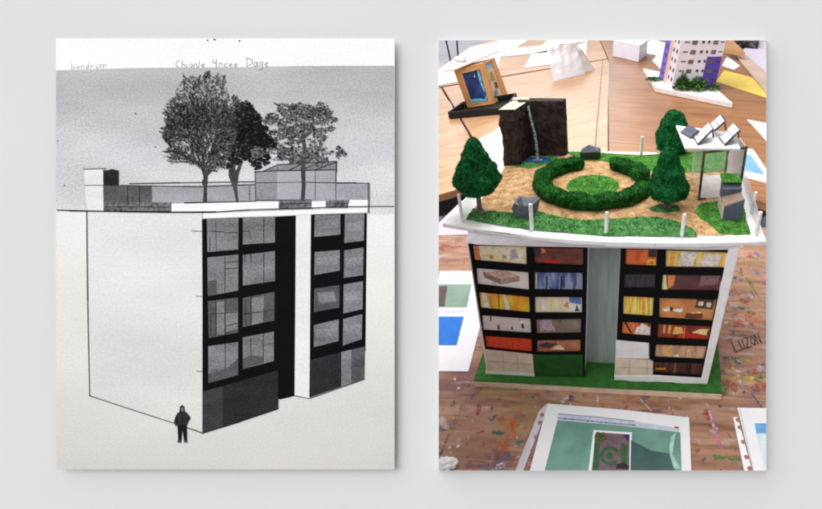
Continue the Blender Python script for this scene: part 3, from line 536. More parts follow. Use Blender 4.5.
bm = BM(); plate(bm, q2, -.0058, -.0003); W('green_panel', bm, mat('green painted panel', (34, 82, 32), .75, .12, 60, .2, 300, .2))
q3 = [(0.0300, 0.1092), (0.0847, 0.1061), (0.0860, 0.0718), (0.0300, 0.0705)]
bm = BM(); plate(bm, q3, -.0066, -.0003); W('white_panel', bm, white_bright)
q4 = [(0.0300, 0.0701), (0.0938, 0.0658), (0.0949, 0.0322), (0.0292, 0.0266)]
bm = BM(); plate(bm, q4, -.0060, -.0003)
for u in (.36, .84): plate(bm, quad_in(q4, u, .08, u+.02, .97), -.0062, -.0058, 1)
plate(bm, quad_in(q4, .04, .48, .98, .51), -.0062, -.0058, 1); W('tiled_panel', bm, [tile, grout])
bm = BM(); plate(bm, [(0.1906, 0.2902), (0.2062, 0.2932), (0.1907, 0.0194), (0.1786, 0.0222)], -.0062, -.0003); W('corner_strip', bm, white_bright, bevel=.0005)
bm = BM()
def rag(a, b_, n, w):                                  # roughly painted strip along the foot of the wall
    pts = [(a[0]+(b_[0]-a[0])*i/n, a[1]+(b_[1]-a[1])*i/n+(random.uniform(-w, w) if 0 < i < n else 0)) for i in range(n+1)]; return pts
up_ = [(0.0281, 0.0270), (0.0956, 0.0322), (0.1790, 0.0317), (0.1911, 0.0316)]; lo_ = rag((0.1899, 0.0188), (0.0282, 0.0172), 16, .0012)
plate(bm, up_+lo_, -.0068, -.0002); W('plinth_strip', bm, white_bright)
bm = BM(); plate(bm, [(-0.2029, 0.0230), (-0.1605, 0.0219), (-0.1145, 0.0216)]+rag((-0.1152, 0.0136), (-0.2043, 0.0149), 10, .001), -.0066, -.0002); W('plinth_strip', bm, white_bright)
# roof slab with a rough painted white edge, a little warped at its left end
front = [(-0.2418, 0.0221), (-0.1856, 0.0082), (-0.0951, -0.0094), (-0.0309, -0.0164), (0.0141, -0.0187), (0.0840, -0.0170), (0.1479, -0.0128), (0.2447, -0.0018)]
low_ = [(-0.1988, 0.2889), (-0.1814, 0.2856), (-0.0986, 0.2856), (-0.0335, 0.2870), (0.0128, 0.2874), (0.0853, 0.2885), (0.1509, 0.2890), (0.2062, 0.2922)]
bm = BM(); rows = []
def ip(pl, x):
    for (x0, y0), (x1, y1) in zip(pl[:-1], pl[1:]):
        if x <= x1: return y0+(y1-y0)*max(0, (x-x0)/(x1-x0))
    return pl[-1][1]
NS = 24
for i in range(NS+1):                                  # sloping card between wall top and roof edge
    x = low_[0][0]+(low_[-1][0]-low_[0][0])*i/NS; yu = max(ip(front, x)+.001, -.0075); zl = ip(low_, x)
    rows.append([bm.verts.new(p) for p in ((x, -.0054, zl), (x, yu, ZR-.0074), (x, .30, ZR-.0074), (x, .30, zl))])
for i in range(NS):
    for j in range(4): bm.faces.new([rows[i][j], rows[i][(j+1) % 4], rows[i+1][(j+1) % 4], rows[i+1][j]])
bm.faces.new(rows[0]); bm.faces.new(rows[-1][::-1]); W('fascia', bm, white)
bm = BM(); back = [(.256, .372), (-.224, .366)]
prism(bm, front+back, ZR-.0072, ZR-.0006); W('roof_slab', bm, white_bright, bevel=.0012)
lip_in = [(0.2305, 0.0114), (0.1451, 0.0016), (0.0916, -0.0013), (0.0132, -0.0053), (-0.0402, -0.0007), (-0.0983, 0.0063), (-0.1497, 0.0173), (-0.2112, 0.0321)]
ringo = front+back
def subd(pts, n, w):
    out = []
    for i in range(len(pts)-1):
        for k in range(n):
            t_ = k/n; out.append((pts[i][0]*(1-t_)+pts[i+1][0]*t_+random.uniform(-w, w)*(k > 0), pts[i][1]*(1-t_)+pts[i+1][1]*t_+random.uniform(-w, w)*(k > 0)))
    return out+[pts[-1]]
sand_poly = [(-0.2099, 0.0453), (-0.1518, 0.0253), (-0.1002, 0.0157), (-0.0416, 0.0100), (0.0126, 0.0028), (0.0918, 0.0065), (0.1385, 0.0089), (0.1822, 0.0109), (0.2221, 0.0242), (.2335, .16), (.2360, .25), (.2400, .352), (-.13, .352), (-.2035, .352), (-.2030, .16), (-.2100, .05)]
bm = BM(); prism(bm, sand_poly, ZR-.0007, ZR+.0004)
W('sand_path', bm, grains('model sand', [(120, 84, 52), (176, 136, 92), (206, 168, 122), (226, 196, 152)], 620))
turf = grains('model turf', [(36, 84, 40), (62, 124, 62), (92, 156, 86), (136, 188, 124)], 700, .95, 1.)
turf_bright = grains('bright model turf', [(30, 80, 24), (56, 122, 42), (86, 148, 58), (124, 176, 84)], 520, .95, 1.)
def tufts(bm, poly, n, z, h, w, mi=0):
    for i in range(n):
        x, y = sample(poly); a = random.uniform(0, 6.28); hh = h*random.uniform(.5, 1.2); lx, ly = random.uniform(-h, h)*.6, random.uniform(-h, h)*.6
        c, s = math.cos(a)*w, math.sin(a)*w
        f = bm.faces.new([bm.verts.new((x-c, y-s, z)), bm.verts.new((x+c, y+s, z)), bm.verts.new((x+lx, y+ly, z+hh))]); f.material_index = mi
def lawn(poly, m, n, label=None, h=.0022):
    pp = subd(poly+[poly[0]], 5, .0012)[:-1]
    bm = BM(); prism(bm, pp, ZR+.0002, ZR+.0013); bmesh.ops.recalc_face_normals(bm, faces=bm.faces)
    tufts(bm, pp, n, ZR+.0012, h, .0006)
    W('lawn', bm, m, label, fix=False)
lawn([(-0.2088, 0.0364), (-0.2094, 0.0741), (-0.1825, 0.0670), (-0.1404, 0.0629), (-0.0980, 0.0696), (-0.0624, 0.0524), (-0.0196, 0.0439), (0.0142, 0.0509), (0.0623, 0.0616), (0.0936, 0.0626), (0.1127, 0.0542), (0.1308, 0.0411), (0.1445, 0.0194), (0.1454, 0.0046), (0.0917, 0.0020), (0.0130, -0.0023), (-0.0408, 0.0033), (-0.0989, 0.0094), (-0.1505, 0.0205)], turf, 4200, 'long turf strip along the front roof edge')
lawn([(0.1481, 0.0855), (0.1640, 0.1187), (0.1921, 0.1279), (0.2307, 0.1253), (0.2245, 0.0176), (0.2014, 0.0137), (0.1785, 0.0158), (0.1710, 0.0385), (0.1558, 0.0638)], turf_bright, 2000, 'turf patch round the grey shed')
lawn([(0.0767, 0.0908), (0.0900, 0.1066), (0.1066, 0.1115), (0.1241, 0.1031), (0.1280, 0.0886), (0.1068, 0.0800), (0.0877, 0.0802)], turf, 400, 'small turf patch under the right front tree')
lawn([(-0.0938, 0.3581), (-0.0233, 0.3562), (0.0631, 0.3418), (0.1665, 0.3742), (0.2441, 0.3758), (0.2319, 0.2693), (0.1751, 0.2529), (0.1378, 0.2583), (0.0689, 0.2591), (0.0052, 0.2985), (-0.0206, 0.3095), (-0.0589, 0.3059), (-0.0782, 0.3313)], turf_bright, 3600, 'turf strip along the rear roof edge')
lawn([(-0.1841, 0.2645), (-0.1830, 0.3040), (-0.1444, 0.3182), (-0.1077, 0.3510), (-0.1087, 0.3028), (-0.1270, 0.2791), (-0.1524, 0.2558)], turf, 500, 'turf at the foot of the waterfall')
lawn([(-.0225+.047*math.cos(i*.2618), .181+.049*math.sin(i*.2618)) for i in range(24)], turf_bright, 1600, 'round bright lawn inside the hedge ring')
bm = BM(); prism(bm, [(0.1749, 0.2330), (0.2226, 0.2509), (0.2318, 0.1576), (0.1620, 0.1327)], ZR+.0005, ZR+.0016); W('paved_floor', bm, mat('white greenhouse floor', (214, 206, 206), .7, .06, 60, .1, 100))
# ================================================================== ROOF GARDEN THINGS
def fuzz(bm, n, h, w, smooth=None):
    """short flock fibres standing on the existing faces"""
    fs = [f for f in bm.faces]; ar = [f.calc_area() for f in fs]
    for f in random.choices(fs, ar, k=n):
        vs = [v.co for v in f.verts]; a, b_ = random.random(), random.random()
        if a+b_ > 1: a, b_ = 1-a, 1-b_
        p = vs[0]+(vs[1]-vs[0])*a+(vs[2]-vs[0])*b_; nn = f.normal
        t_ = nn.orthogonal().normalized(); t_.rotate(Matrix.Rotation(random.uniform(0, 6.28), 3, nn)); l = h*random.uniform(.4, 1.2)
        tip = p+nn*l+Vector((random.uniform(-1, 1), random.uniform(-1, 1), random.uniform(-1, 1)))*l*.5
        bm.faces.new([bm.verts.new(p-t_*w), bm.verts.new(p+t_*w), bm.verts.new(tip)])
flock = [grains('flock dark', [(4, 38, 17), (10, 78, 36), (24, 110, 54), (50, 142, 80)], 420, .95, .8), grains('hedge flock', [(3, 31, 6), (9, 60, 13), (22, 92, 22), (50, 126, 42)], 420, .95, .8)]
def toy_tree(label, x, y, zt0, zc0, zc1, prof, seed, lean=(0, 0), base_dark=True):
    t = thing('toy_tree', label, 'toy tree', (x, y, ZR), group='felt trees on the model roof')
    bm = BM(); tube(bm, (x, y, ZR), (x+lean[0]*.3, y, zc0+.012), .0042, .0034, 10)
    for i in range(7):
        a = i*.9; tube(bm, (x+.006*math.cos(a), y+.005*math.sin(a), ZR), (x+.002*math.cos(a), y+.002*math.sin(a), ZR+.005), .0038, .0016, 6)
    obj('trunk', bm, mat('grey trunk', (118, 106, 108) if not base_dark else (58, 44, 40), .8, .25, 150, .4, 300), t)
    bm = BM(); bmesh.ops.create_icosphere(bm, subdivisions=5, radius=1); H = zc1-zc0
    for v in bm.verts:
        u = (v.co.z+1)/2; a = math.atan2(v.co.y, v.co.x)
        for i in range(len(prof)-1):
            if prof[i][0] <= u <= prof[i+1][0]+1e-6:
                k = (u-prof[i][0])/(prof[i+1][0]-prof[i][0]); k = k*k*(3-2*k); r = prof[i][1]*(1-k)+prof[i+1][1]*k; break
        nz = noise.fractal(Vector((math.cos(a)*1.6+seed, math.sin(a)*1.6, u*3.2)), 1, 2, 4)*.2+noise.noise(Vector((math.cos(a)*5, math.sin(a)*5+seed, u*9)))*.06
        r *= 1+nz
        v.co = Vector((x+lean[0]*u+r*math.cos(a), y+r*.9*math.sin(a), zc0+H*u+.003*noise.noise(Vector((v.co.x*3, v.co.y*3, seed)))))
    bm.normal_update(); fuzz(bm, 7000, .0021, .0006)
    obj('crown', bm, flock[0], t, fix=False)
    return t
h0 = (-0.1946, 0.0641, 0.3054, 0.4284); h1 = (-0.1946, 0.0641, 0.3054, 0.3336)
toy_tree('lone bulbous dark green felt tree at the left front corner of the model roof', h0[0], h0[1], 0, h1[3]+.002, h0[3], [(0, .012), (.08, .027), (.25, .0375), (.45, .0305), (.66, .0195), (.84, .0125), (.95, .0075), (1, 0)], 3.1, (.006, 0), False)
h0 = (0.1062, 0.1020, 0.3054, 0.4071); h1 = (0.1062, 0.1020, 0.3054, 0.3197)
toy_tree('dark green felt tree standing in front of the greenhouse on the model roof', h0[0], h0[1], 0, h1[3]-.001, h0[3], [(0, .016), (.08, .029), (.25, .0325), (.5, .0245), (.75, .0165), (.9, .0115), (.97, .007), (1, 0)], 8.4, (-.003, 0))
h0 = (0.1285, 0.3718, 0.3054, 0.3932); h1 = (0.1285, 0.3718, 0.3054, 0.3109)
toy_tree('squat felt tree at the rear edge of the model roof, left of the solar panels', h0[0], h0[1], 0, ZR+.004, h0[3], [(0, .026), (.1, .0345), (.35, .0335), (.65, .027), (.85, .021), (.95, .014), (1, 0)], 5.7)
# hedges
HC = (-.0225, .181)
def hedge(label, a0, a1, r, w, h, seed, wa=None):
    bm = BM(); n = int(abs(a1-a0)/2.2); m = 16; rows = []
    for i in range(n+1):
        t_ = i/n; a = R_(a0+(a1-a0)*t_); rows.append([])
        e = min(1, (min(t_, 1-t_)*n/3.2+.06)**.5)
        for j in range(m):
            b_ = math.pi*2*j/m; sx = abs(math.cos(b_))**.6*(1 if math.cos(b_) >= 0 else -1); sz = abs(math.sin(b_))**.6*(1 if math.sin(b_) >= 0 else -1)
            p = Vector((0, 0, 0)); nz = 1+.34*noise.fractal(Vector((math.cos(a)*4.3+math.cos(b_)*.7+seed, math.sin(a)*4.3, math.sin(b_)*.9)), 1, 2, 4)
            rr = r+sx*w/2*e*nz; zz = ZR+.0005+h/2+sz*h/2*(.75+.25*e)*(nz if sz > 0 else 1)
            rows[-1].append(bm.verts.new((HC[0]+rr*math.cos(a), HC[1]+rr*math.sin(a)*1.0, max(ZR+.0006, zz))))
    for i in range(n):
        for j in range(m): bm.faces.new([rows[i][j], rows[i][(j+1) % m], rows[i+1][(j+1) % m], rows[i+1][j]])
    bm.faces.new(rows[0][::-1]); bm.faces.new(rows[-1])
    bmesh.ops.recalc_face_normals(bm, faces=bm.faces); bm.normal_update(); bmesh.ops.triangulate(bm, faces=bm.faces)
    fuzz(bm, int(3000*abs(a1-a0)/100), .0019, .0006)
    return tag(obj('hedge', bm, flock[1], fix=False), label, 'hedge', 'clipped hedges round the model lawn')
hedge('long C-shaped hedge curving round the left and front of the round lawn', 106, 350, .092, .031, .021, 1.3)
hedge('short hedge piece closing the far right of the round lawn', 10, 74, .092, .033, .022, 6.1)
# waterfall rock
rk = thing('waterfall_rock', 'dark rough rock wall with a thin waterfall at the back left of the model roof', 'model rock', (-.14, .3, ZR))
rock = mat('dark modelled rock', (44, 33, 31), .8, .6, 110, 1., 240, .3); beige = mat('raw foam top', (196, 192, 172), .8, .05, 40)
zt_ = .417
def rough_box(pts, z0, z1, tp, seed):
    bm = BM(); prism(bm, pts, z0, z1); bmesh.ops.recalc_face_normals(bm, faces=bm.faces)
    bmesh.ops.triangulate(bm, faces=bm.faces); bmesh.ops.subdivide_edges(bm, edges=bm.edges[:], cuts=7, use_grid_fill=True); bmesh.ops.subdivide_edges(bm, edges=bm.edges[:], cuts=1, use_grid_fill=True)
    bm.normal_update()
    for v in bm.verts:
        d = noise.fractal(v.co*55+Vector((seed, 0, 0)), .8, 2, 5)*.0042
        if v.co.z > z1-.002: d *= .25
        v.co += v.normal*d
    for f in bm.faces:
        if f.normal.z > .75 and f.calc_center_median().z > z1-.004 and tp: f.material_index = 1
    return bm
obj('rock_wing', rough_box([(-.2062, .270), (-.1752, .272), (-.164, .338), (-.196, .338)], ZR+.0005, zt_-.002, True, 2), [rock, beige], rk)
obj('rock_wall', rough_box([(-.1800, .328), (-.0935, .333), (-.0905, .352), (-.1880, .352)], ZR+.0005, zt_, False, 7), [rock, beige], rk)
bm = BM(); prism(bm, [(-.1960, .339), (-.163, .339), (-.163, .353), (-.0905, .3535), (-.0905, .3555), (-.196, .3555)], ZR+.0005, zt_+.001); obj('backing_board', bm, beige, rk)
wf = mat('waterfall glue', (150, 164, 172), .25, .35, 160, .6, 120, .6, (3, 3, 1)); pond = mat('blue pond', (40, 84, 150), .15, .35, 120, .4, 90, .6)
bm = BM()
path = [(-.1605, .3235, zt_-.008), (-.1595, .3205, zt_-.014), (-.157, .318, .392), (-.153, .317, .37), (-.150, .316, .35), (-.148, .314, .33), (-.147, .309, .3125), (-.147, .303, ZR+.0022)]
for k in range(22):
    wd = random.gauss(0, .0013); off = random.uniform(-.0006, .0016); pr = None; r_ = random.uniform(.0003, .0008)
    for i in range(len(path)-1):
        for j in range(3):
            t_ = j/3; p = Vector(path[i]).lerp(Vector(path[i+1]), t_)+Vector((wd*(.7+.12*i)+random.gauss(0, .0006), -off+random.gauss(0, .0003), 0))
            if pr is not None and random.random() < .66: tube(bm, pr, p, r_, r_*random.uniform(.7, 1.2), 5)
            pr = p
for k in range(26):
    a = random.uniform(0, 6.28); d = random.uniform(0, .008); p = Vector((-.147+d*math.cos(a)*1.4, .300+d*math.sin(a), ZR+.0018)); tube(bm, p, p+Vector((0, 0, random.uniform(.001, .004))), .0018, .0008, 6)
obj('waterfall', bm, wf, rk, smooth=True)
bm = BM(); prism(bm, blob(-.148, .303, .0285, .0145, 26, .16), ZR+.0004, ZR+.0021); obj('pond', bm, pond, rk)
# planters
gcard = mat('grey card planter', (98, 106, 116), .7, .12, 60, .05, 100)
pl = thing('planter', 'angular grey card planter with a pale leaf on the front turf strip', 'planter', (-.13, .058, ZR))
z1 = .3235; bm = BM(); a, b_, c, d = (-0.1294, 0.0426), (-0.1079, 0.0495), (-.1005, .066), (-.133, .068)
ztp = ZR+.0215
hexa(bm, [(a[0], a[1], ZR+.001), (b_[0], b_[1], ZR+.001), (c[0]-.002, c[1]+.012, ZR+.001), (d[0]+.006, d[1]+.012, ZR+.001)], [(a[0]-.0075, a[1]-.001, ztp-.002), (b_[0]+.004, b_[1], ztp), (c[0]+.003, c[1]+.014, ztp), (d[0]-.002, d[1]+.014, ztp)])
obj('planter_box', bm, gcard, pl, bevel=.0006)
bm = BM(); tz = ztp+.0004
flat(bm, [(a[0]-.0055, a[1]+.002), (a[0]+.012, a[1]+.003), (d[0]+.004, d[1]+.011)], tz); obj('planter_fold', bm, mat('dark card', (58, 64, 74), .7), pl)
bm = BM(); extr(bm, [(a[0]-.008, a[1]+.02, ztp+.004), (a[0]-.0055, a[1]+.016, ztp+.006), (a[0]+.006, a[1]+.002, ztp-.002), (a[0]+.002, a[1]+.003, ztp-.003)], (0, .001, .0012)); obj('leaf', bm, mat('pale green paper', (196, 208, 196), .7), pl)
pl = thing('planter', 'small dark green planter with a grey peaked lid on the rear turf strip', 'planter', (-.045, .312, ZR))
p0, p1 = (-0.0588, 0.3082), (-0.0212, 0.3129)
bm = BM(); hexa(bm, [(p0[0], p0[1], ZR+.0008), (p1[0], p1[1], ZR+.0008), (p1[0], p1[1]+.028, ZR+.0008), (p0[0], p0[1]+.028, ZR+.0008)], [(p0[0]-.001, p0[1], .3215), (p1[0], p1[1], .3215), (p1[0], p1[1]+.028, .3215), (p0[0], p0[1]+.028, .3215)]); bm.normal_update(); bmesh.ops.triangulate(bm, faces=bm.faces); fuzz(bm, 700, .002, .0006)
obj('planter_box', bm, mat('moss green planter', (28, 58, 26), .9, .3, 200, .4, 300), pl, fix=False)
bm = BM(); vs = [bm.verts.new(p) for p in ((p0[0]-.001, p0[1]+.002, .3218), (p1[0], p1[1]+.002, .3218), (p1[0], p1[1]+.027, .3218), (p0[0], p0[1]+.027, .3218), ((p0[0]+p1[0])/2-.003, p0[1]+.014, .3345))]
for f in ((0, 1, 4), (1, 2, 4), (2, 3, 4), (3, 0, 4), (3, 2, 1, 0)): bm.faces.new([vs[i] for i in f])
obj('lid', bm, gcard, pl)
# greenhouse with solar panels
gh = thing('greenhouse', 'clear model greenhouse with black frame and solar panels on its white roof', 'greenhouse model', (.195, .19, ZR))
g0 = (0.1606, 0.1307, 0.3054, 0.3945); g1 = (0.2314, 0.1576, 0.3054, 0.3868); zg = .3935
FLp, FRp, BRp, BLp = (g0[0], g0[1]), (g1[0], g1[1]), ((0.2228, 0.2585)), ((0.1584, 0.2344))
fr = mat('black frame paint', (62, 56, 50), .7, .7, 120, .5, 200)
def post(bm, p, z0, z1, w=.0019): box(bm, p[0]-w, p[0]+w, p[1]-w, p[1]+w, z0, z1)
FLt, FRt = ((0.1606, 0.1307, 0.3054, 0.3945)[0], g0[1]), (g1[0], g1[1])
for p in (FLp, FRp): bm = BM(); post(bm, p, ZR+.0014, zg-.002); obj('corner_post', bm, fr, gh)
for p, s in ((BRp, 1), (BLp, -1)): bm = BM(); post(bm, p, ZR+.0014, zg-.002, .0018 if s > 0 else .001); obj('corner_post', bm, fr if s > 0 else clear('clear acetate edge', .6), gh)
bm = BM(); tube(bm, (*FLp, zg-.0045), (*FRp, zg-.0045), .0021, .0021, 6); obj('front_beam', bm, fr, gh)
bm = BM(); tube(bm, (FLp[0]+.001, FLp[1], ZR+.003), (FLp[0]+.012, FLp[1]+.003, ZR+.003), .0015, .0012, 6); obj('foot_rail', bm, fr, gh)
bm = BM(); extr(bm, [(*FLp, ZR+.002), (*BLp, ZR+.002), (*BLp, zg-.003), (*FLp, zg-.003)], (.0006, 0, 0)); obj('side_pane', bm, clear('clear acetate', .22), gh)
bm = BM(); extr(bm, [(FLp[0]+.003, FLp[1]+.001, ZR+.002), (FRp[0]-.003, FRp[1], ZR+.002), (FRp[0]-.003, FRp[1], zg-.007), (FLp[0]+.003, FLp[1]+.001, zg-.007)], (0, .0005, 0)); obj('front_pane', bm, clear('thin acetate', .07), gh)
bm = BM(); extr(bm, [(*BLp, ZR+.002), (*BRp, ZR+.002), (*BRp, zg-.003), (*BLp, zg-.003)], (0, .0005, 0)); obj('rear_pane', bm, clear('thin acetate', .07), gh)
bm = BM(); extr(bm, [(FRp[0]-.001, FRp[1]+.004, ZR+.002), (BRp[0]+.002, BRp[1]-.003, ZR+.002), (BRp[0]+.002, BRp[1]-.003, zg-.003), (FRp[0]-.001, FRp[1]+.004, zg-.003)], (.0012, 0, 0)); obj('white_side_wall', bm, mat('white card wall', (226, 216, 220), .7, .03), gh)
r1, r2, r3, r4 = (0.1231, 0.2578, 0.3965), (0.2187, 0.2181, 0.3965), (0.2177, 0.1356, 0.3965), (0.1303, 0.1322, 0.3965)
bm = BM(); extr(bm, [(p[0], p[1], zg-.0018) for p in (r4, r3, r2, r1)], (0, 0, .0034)); obj('roof_board', bm, white_bright, gh, bevel=.0004)
sp_f = mat('solar panel rim', (70, 70, 84), .5, .15, 100); sp_w = mat('white panel sheet', (226, 226, 234), .35, .03, 80); sp_g = mat('slate panel sheet', (98, 104, 124), .4, .12, 60)
zs = zg+.0017
def panel(lp, e0, e1, e2, e3, face, label=None, rim=True):
    """tilted panel from its four corners; rim behind, white sheet in front"""
    P = [Vector(p) for p in (e0, e1, e2, e3)]; P[3] = P[0]+P[2]-P[1]; n = (P[1]-P[0]).cross(P[3]-P[0]).normalized(); 
    if n.dot(CAM-P[0]) < 0: n = -n
    bm = BM(); extr(bm, P, -n*.0022, 0); c = sum(P, Vector())/4
    extr(bm, [c+(p-c)*.9+n*.0001 for p in P], n*.0006, 1)
    m_ = (P[0]+P[3])/2; m2_ = (P[1]+P[2])/2; t_ = (P[3]-P[0]).normalized()*.0004
    extr(bm, [m_*.97+m2_*.03+n*.0008-t_, m2_*.97+m_*.03+n*.0008-t_, m2_*.97+m_*.03+n*.0008+t_, m_*.97+m2_*.03+n*.0008+t_], n*.0002, 0)
    pn = obj('solar_panel', bm, [sp_f, face], gh, label)
    bm = BM(); q = P[3]*.6+P[2]*.4; 
    tube(bm, q-n*.003, (q.x-n.x*.012, q.y-n.y*.012, zs), .0014, .0014, 6); obj('strut', bm, mat('brown strut', (110, 92, 72), .7), pn)
panel(None, (0.1272, 0.2116, 0.3968), (0.1425, 0.1791, 0.3968), (0.1563, 0.1814, 0.4090), (0.1455, 0.2278, 0.4090), sp_g, 'slate grey tilted panel')
panel(None, (0.1477, 0.1815, 0.3968), (0.1506, 0.1453, 0.3968), (0.1768, 0.1686, 0.4165), (0.1743, 0.2090, 0.4165), sp_w)
panel(None, (0.1808, 0.2421, 0.4020), (0.1825, 0.2006, 0.4020), (0.1970, 0.1829, 0.4250), (0.1962, 0.2291, 0.4250), sp_w)
panel(None, (0.1895, 0.1851, 0.3968), (0.1937, 0.1460, 0.3968), (0.2195, 0.1656, 0.4165), (0.2131, 0.2052, 0.4165), sp_w)
# shed
sh = thing('shed', 'small slate grey shed with a grass roof in front of the greenhouse', 'shed model', (.2, .07, ZR))
sb0, sb1 = (0.1896, 0.0589), (0.2177, 0.0574); dx = -.0012
slate = mat('slate grey card', (84, 92, 110), .7, .1, 70, .05, 120); beigec = mat('beige card', (206, 192, 174), .75, .06, 60)
bm = BM(); y0, y1 = sb0[1], sb0[1]+.052; xa, xb = sb0[0], sb1[0]
plate(bm, [(xa, ZR+.001), (xb, ZR+.001), (xb+.001, .3415), (xa, .3285)], y0, y0+.0012, 0); obj('front_wall', bm, slate, sh)
bm = BM(); box(bm, xa-.0012, xa-.0002, y0, y1, ZR+.001, .3270); box(bm, xa, xb, y0+.0015, y0+.03, .3265, .3275); obj('side_wall', bm, [beigec], sh)
bm = BM(); hexa(bm, [(xa-.001, y0+.002, .3277), (xb, y0+.002, .3277), (xb, y0+.028, .3277), (xa-.001, y0+.028, .3277)], [(xa-.001, y0+.002, .3286), (xb, y0+.002, .3412), (xb, y0+.028, .3420), (xa-.001, y0+.028, .3330)]); obj('open_top', bm, mat('brown card', (140, 118, 104), .8, .1), sh)
bm = BM(); hexa(bm, [(xa, y0+.0285, ZR+.001), (xb+.0008, y0+.0285, ZR+.001), (xb+.0008, y1, ZR+.001), (xa, y1, ZR+.001)], [(xa, y0+.0285, .3450), (xb+.0008, y0+.0285, .3470), (xb+.0008, y1, .3530), (xa, y1, .3530)]); obj('rear_block', bm, slate, sh)
bm = BM(); box(bm, xb, xb+.001, y0+.0015, y0+.028, ZR+.001, .3400); obj('side_wall', bm, slate, sh)
bm = BM(); hexa(bm, [(xa-.001, y0+.036, .3535), (xb+.001, y0+.036, .3535), (xb+.001, y1+.012, .3560), (xa-.001, y1+.012, .3560)], [(xa-.001, y0+.036, .3550), (xb+.001, y0+.036, .3550), (xb+.001, y1+.012, .3580), (xa-.001, y1+.012, .3580)]); bm.normal_update(); bmesh.ops.triangulate(bm, faces=bm.faces); fuzz(bm, 500, .0016, .0005)
obj('grass_roof', bm, turf_bright, sh, fix=False)
# railing round the roof: white posts, clear sheet on the left, white sheet on the right
rl = thing('railing', 'railing of white posts and clear sheets round the model roof edge', 'railing', (0, .01, ZR))
pw = mat('white post', (236, 230, 236), .6, .1, 120)
for h, rr in (((-0.0992, 0.0107, 0.3054, 0.3478), .0032), ((0.0124, 0.0058, 0.3054, 0.3407), .003), ((0.1233, 0.0055, 0.3054, 0.3416), .003), ((0.2316, 0.0165, 0.3054, 0.3427), .0034), ((0.2396, 0.0886, 0.3054, 0.3416), .003), ((0.0631, 0.3461, 0.3054, 0.3450), .0036), ((-0.2119, 0.0297, 0.3054, 0.3519), .0026)):
    bm = BM(); tube(bm, (h[0], h[1], ZR-.0005), (h[0]+.0012, h[1], h[3]), rr, rr*.9, 10); obj('post', bm, pw, rl, smooth=False, bevel=.0004)
e0, e1 = (0.2355, 0.0220), (0.2480, 0.2208)
bm = BM(); extr(bm, [(*e0, ZR), (*e1, ZR), (e1[0], e1[1], ZR+.027), (e0[0], e0[1], ZR+.024)], (.0006, 0, 0)); obj('side_sheet', bm, clear('milky acetate', .55, (236, 232, 236)), rl)
e0, e1 = (-0.2123, 0.0331), (-0.2130, 0.2159)
bm = BM(); extr(bm, [(*e0, ZR), (*e1, ZR), (e1[0], e1[1], ZR+.022), (e0[0], e0[1], ZR+.026)], (.0005, 0, 0)); obj('side_sheet', bm, clear('clear acetate', .16), rl)

# ================================================================== TABLES
paint = painted_wood()
edge = wood('table edge wood', [(150, 100, 56), (186, 132, 80)], .5)
dark = mat('dark underside', (36, 30, 28), .8); steel = mat('grey steel leg', (120, 120, 126), .35, .1, 40, 0, 100, .5, (1, 1, 1), .8)
def table(label, poly, m, z=0, legs=(), th=.026, me=edge):
    xs = [p[0] for p in poly]; ys = [p[1] for p in poly]
    t = thing('table', label, 'table', (sum(xs)/len(xs), sum(ys)/len(ys), -.75), group='classroom tables')
    bm = BM(); prism(bm, poly, z-.004, z); obj('tabletop', bm, m, t)
    c = (sum(xs)/len(xs), sum(ys)/len(ys))
    bm = BM(); prism(bm, [(c[0]+(p[0]-c[0])*.9995, c[1]+(p[1]-c[1])*.9995) for p in poly], z-th, z-.0042); obj('edge_band', bm, me, t)
    bm = BM(); prism(bm, [(c[0]+(p[0]-c[0])*.93, c[1]+(p[1]-c[1])*.93) for p in poly], z-.11, z-th-.0003); obj('apron', bm, dark, t)
    for p in legs:
        bm = BM(); tube(bm, (p[0], p[1], -.75), (p[0], p[1], z-.11), .018, .018, 12); obj('leg', bm, steel, t)
    return t
wb = table('paint-spattered brown workbench under the white model block', [(-.98, -.30), (.98, -.30), (.98, .655), (-.98, .545)], paint, legs=((-.9, -.2), (.9, -.2), (.9, .5), (-.9, .45)))
pale = wood('pale varnished wood', [(176, 128, 88), (200, 154, 112), (216, 178, 140)], .4, -48, .8, .4, .05, .1)
brown = wood('brown varnished wood', [(128, 80, 46), (162, 110, 66), (184, 134, 90)], .42, 8, .8, .4, .06, .08)
pt = table('pale varnished table left of the seam, holding the black tray and dark rock view', [(-.437, .945), (-.075, 1.21), (-.062, 1.24), (-.2, 3.46), (-1.16, 2.37)], pale, legs=((-.45, 1.2), (-.2, 1.5), (-.3, 3.1), (-1, 2.3)))
bm = BM(); stroke(bm, [(-.115, 1.25), (-.238, 3.42)], .006, .0004); obj('edging_groove', bm, mat('groove brown', (150, 104, 70), .6), pt, fix=False)
table('pale table at the far left edge with its front corner nearest the felt tree', [(-.614, .77), (-.447, .935), (-1.17, 2.36), (-1.22, 2.345), (-1.75, 1.9)], pale, z=-.0006, legs=((-.65, .95), (-1.1, 2.1), (-1.5, 1.8)))
table('brown table carrying the purple-panelled tower model', [(-.0545, 1.21), (.5, .762), (1.35, 1.45), (1.1, 3.2), (.98, 4.95), (-.395, 4.95), (-.195, 3.47)], brown, legs=((.05, 1.5), (.5, 1.0), (1.2, 1.6), (.8, 4.6), (-.3, 4.6)))
table('far pale table covered in white sheets', [(-1.45, 2.1), (-1.19, 2.40), (-.207, 3.5), (-.402, 4.95), (-.55, 5.6), (-1.36, 5.6), (-1.5, 4.3), (-1.43, 2.93)], pale, z=-.001, legs=((-1.3, 2.6), (-.5, 3.4), (-1.3, 5.2), (-.6, 5.2)))

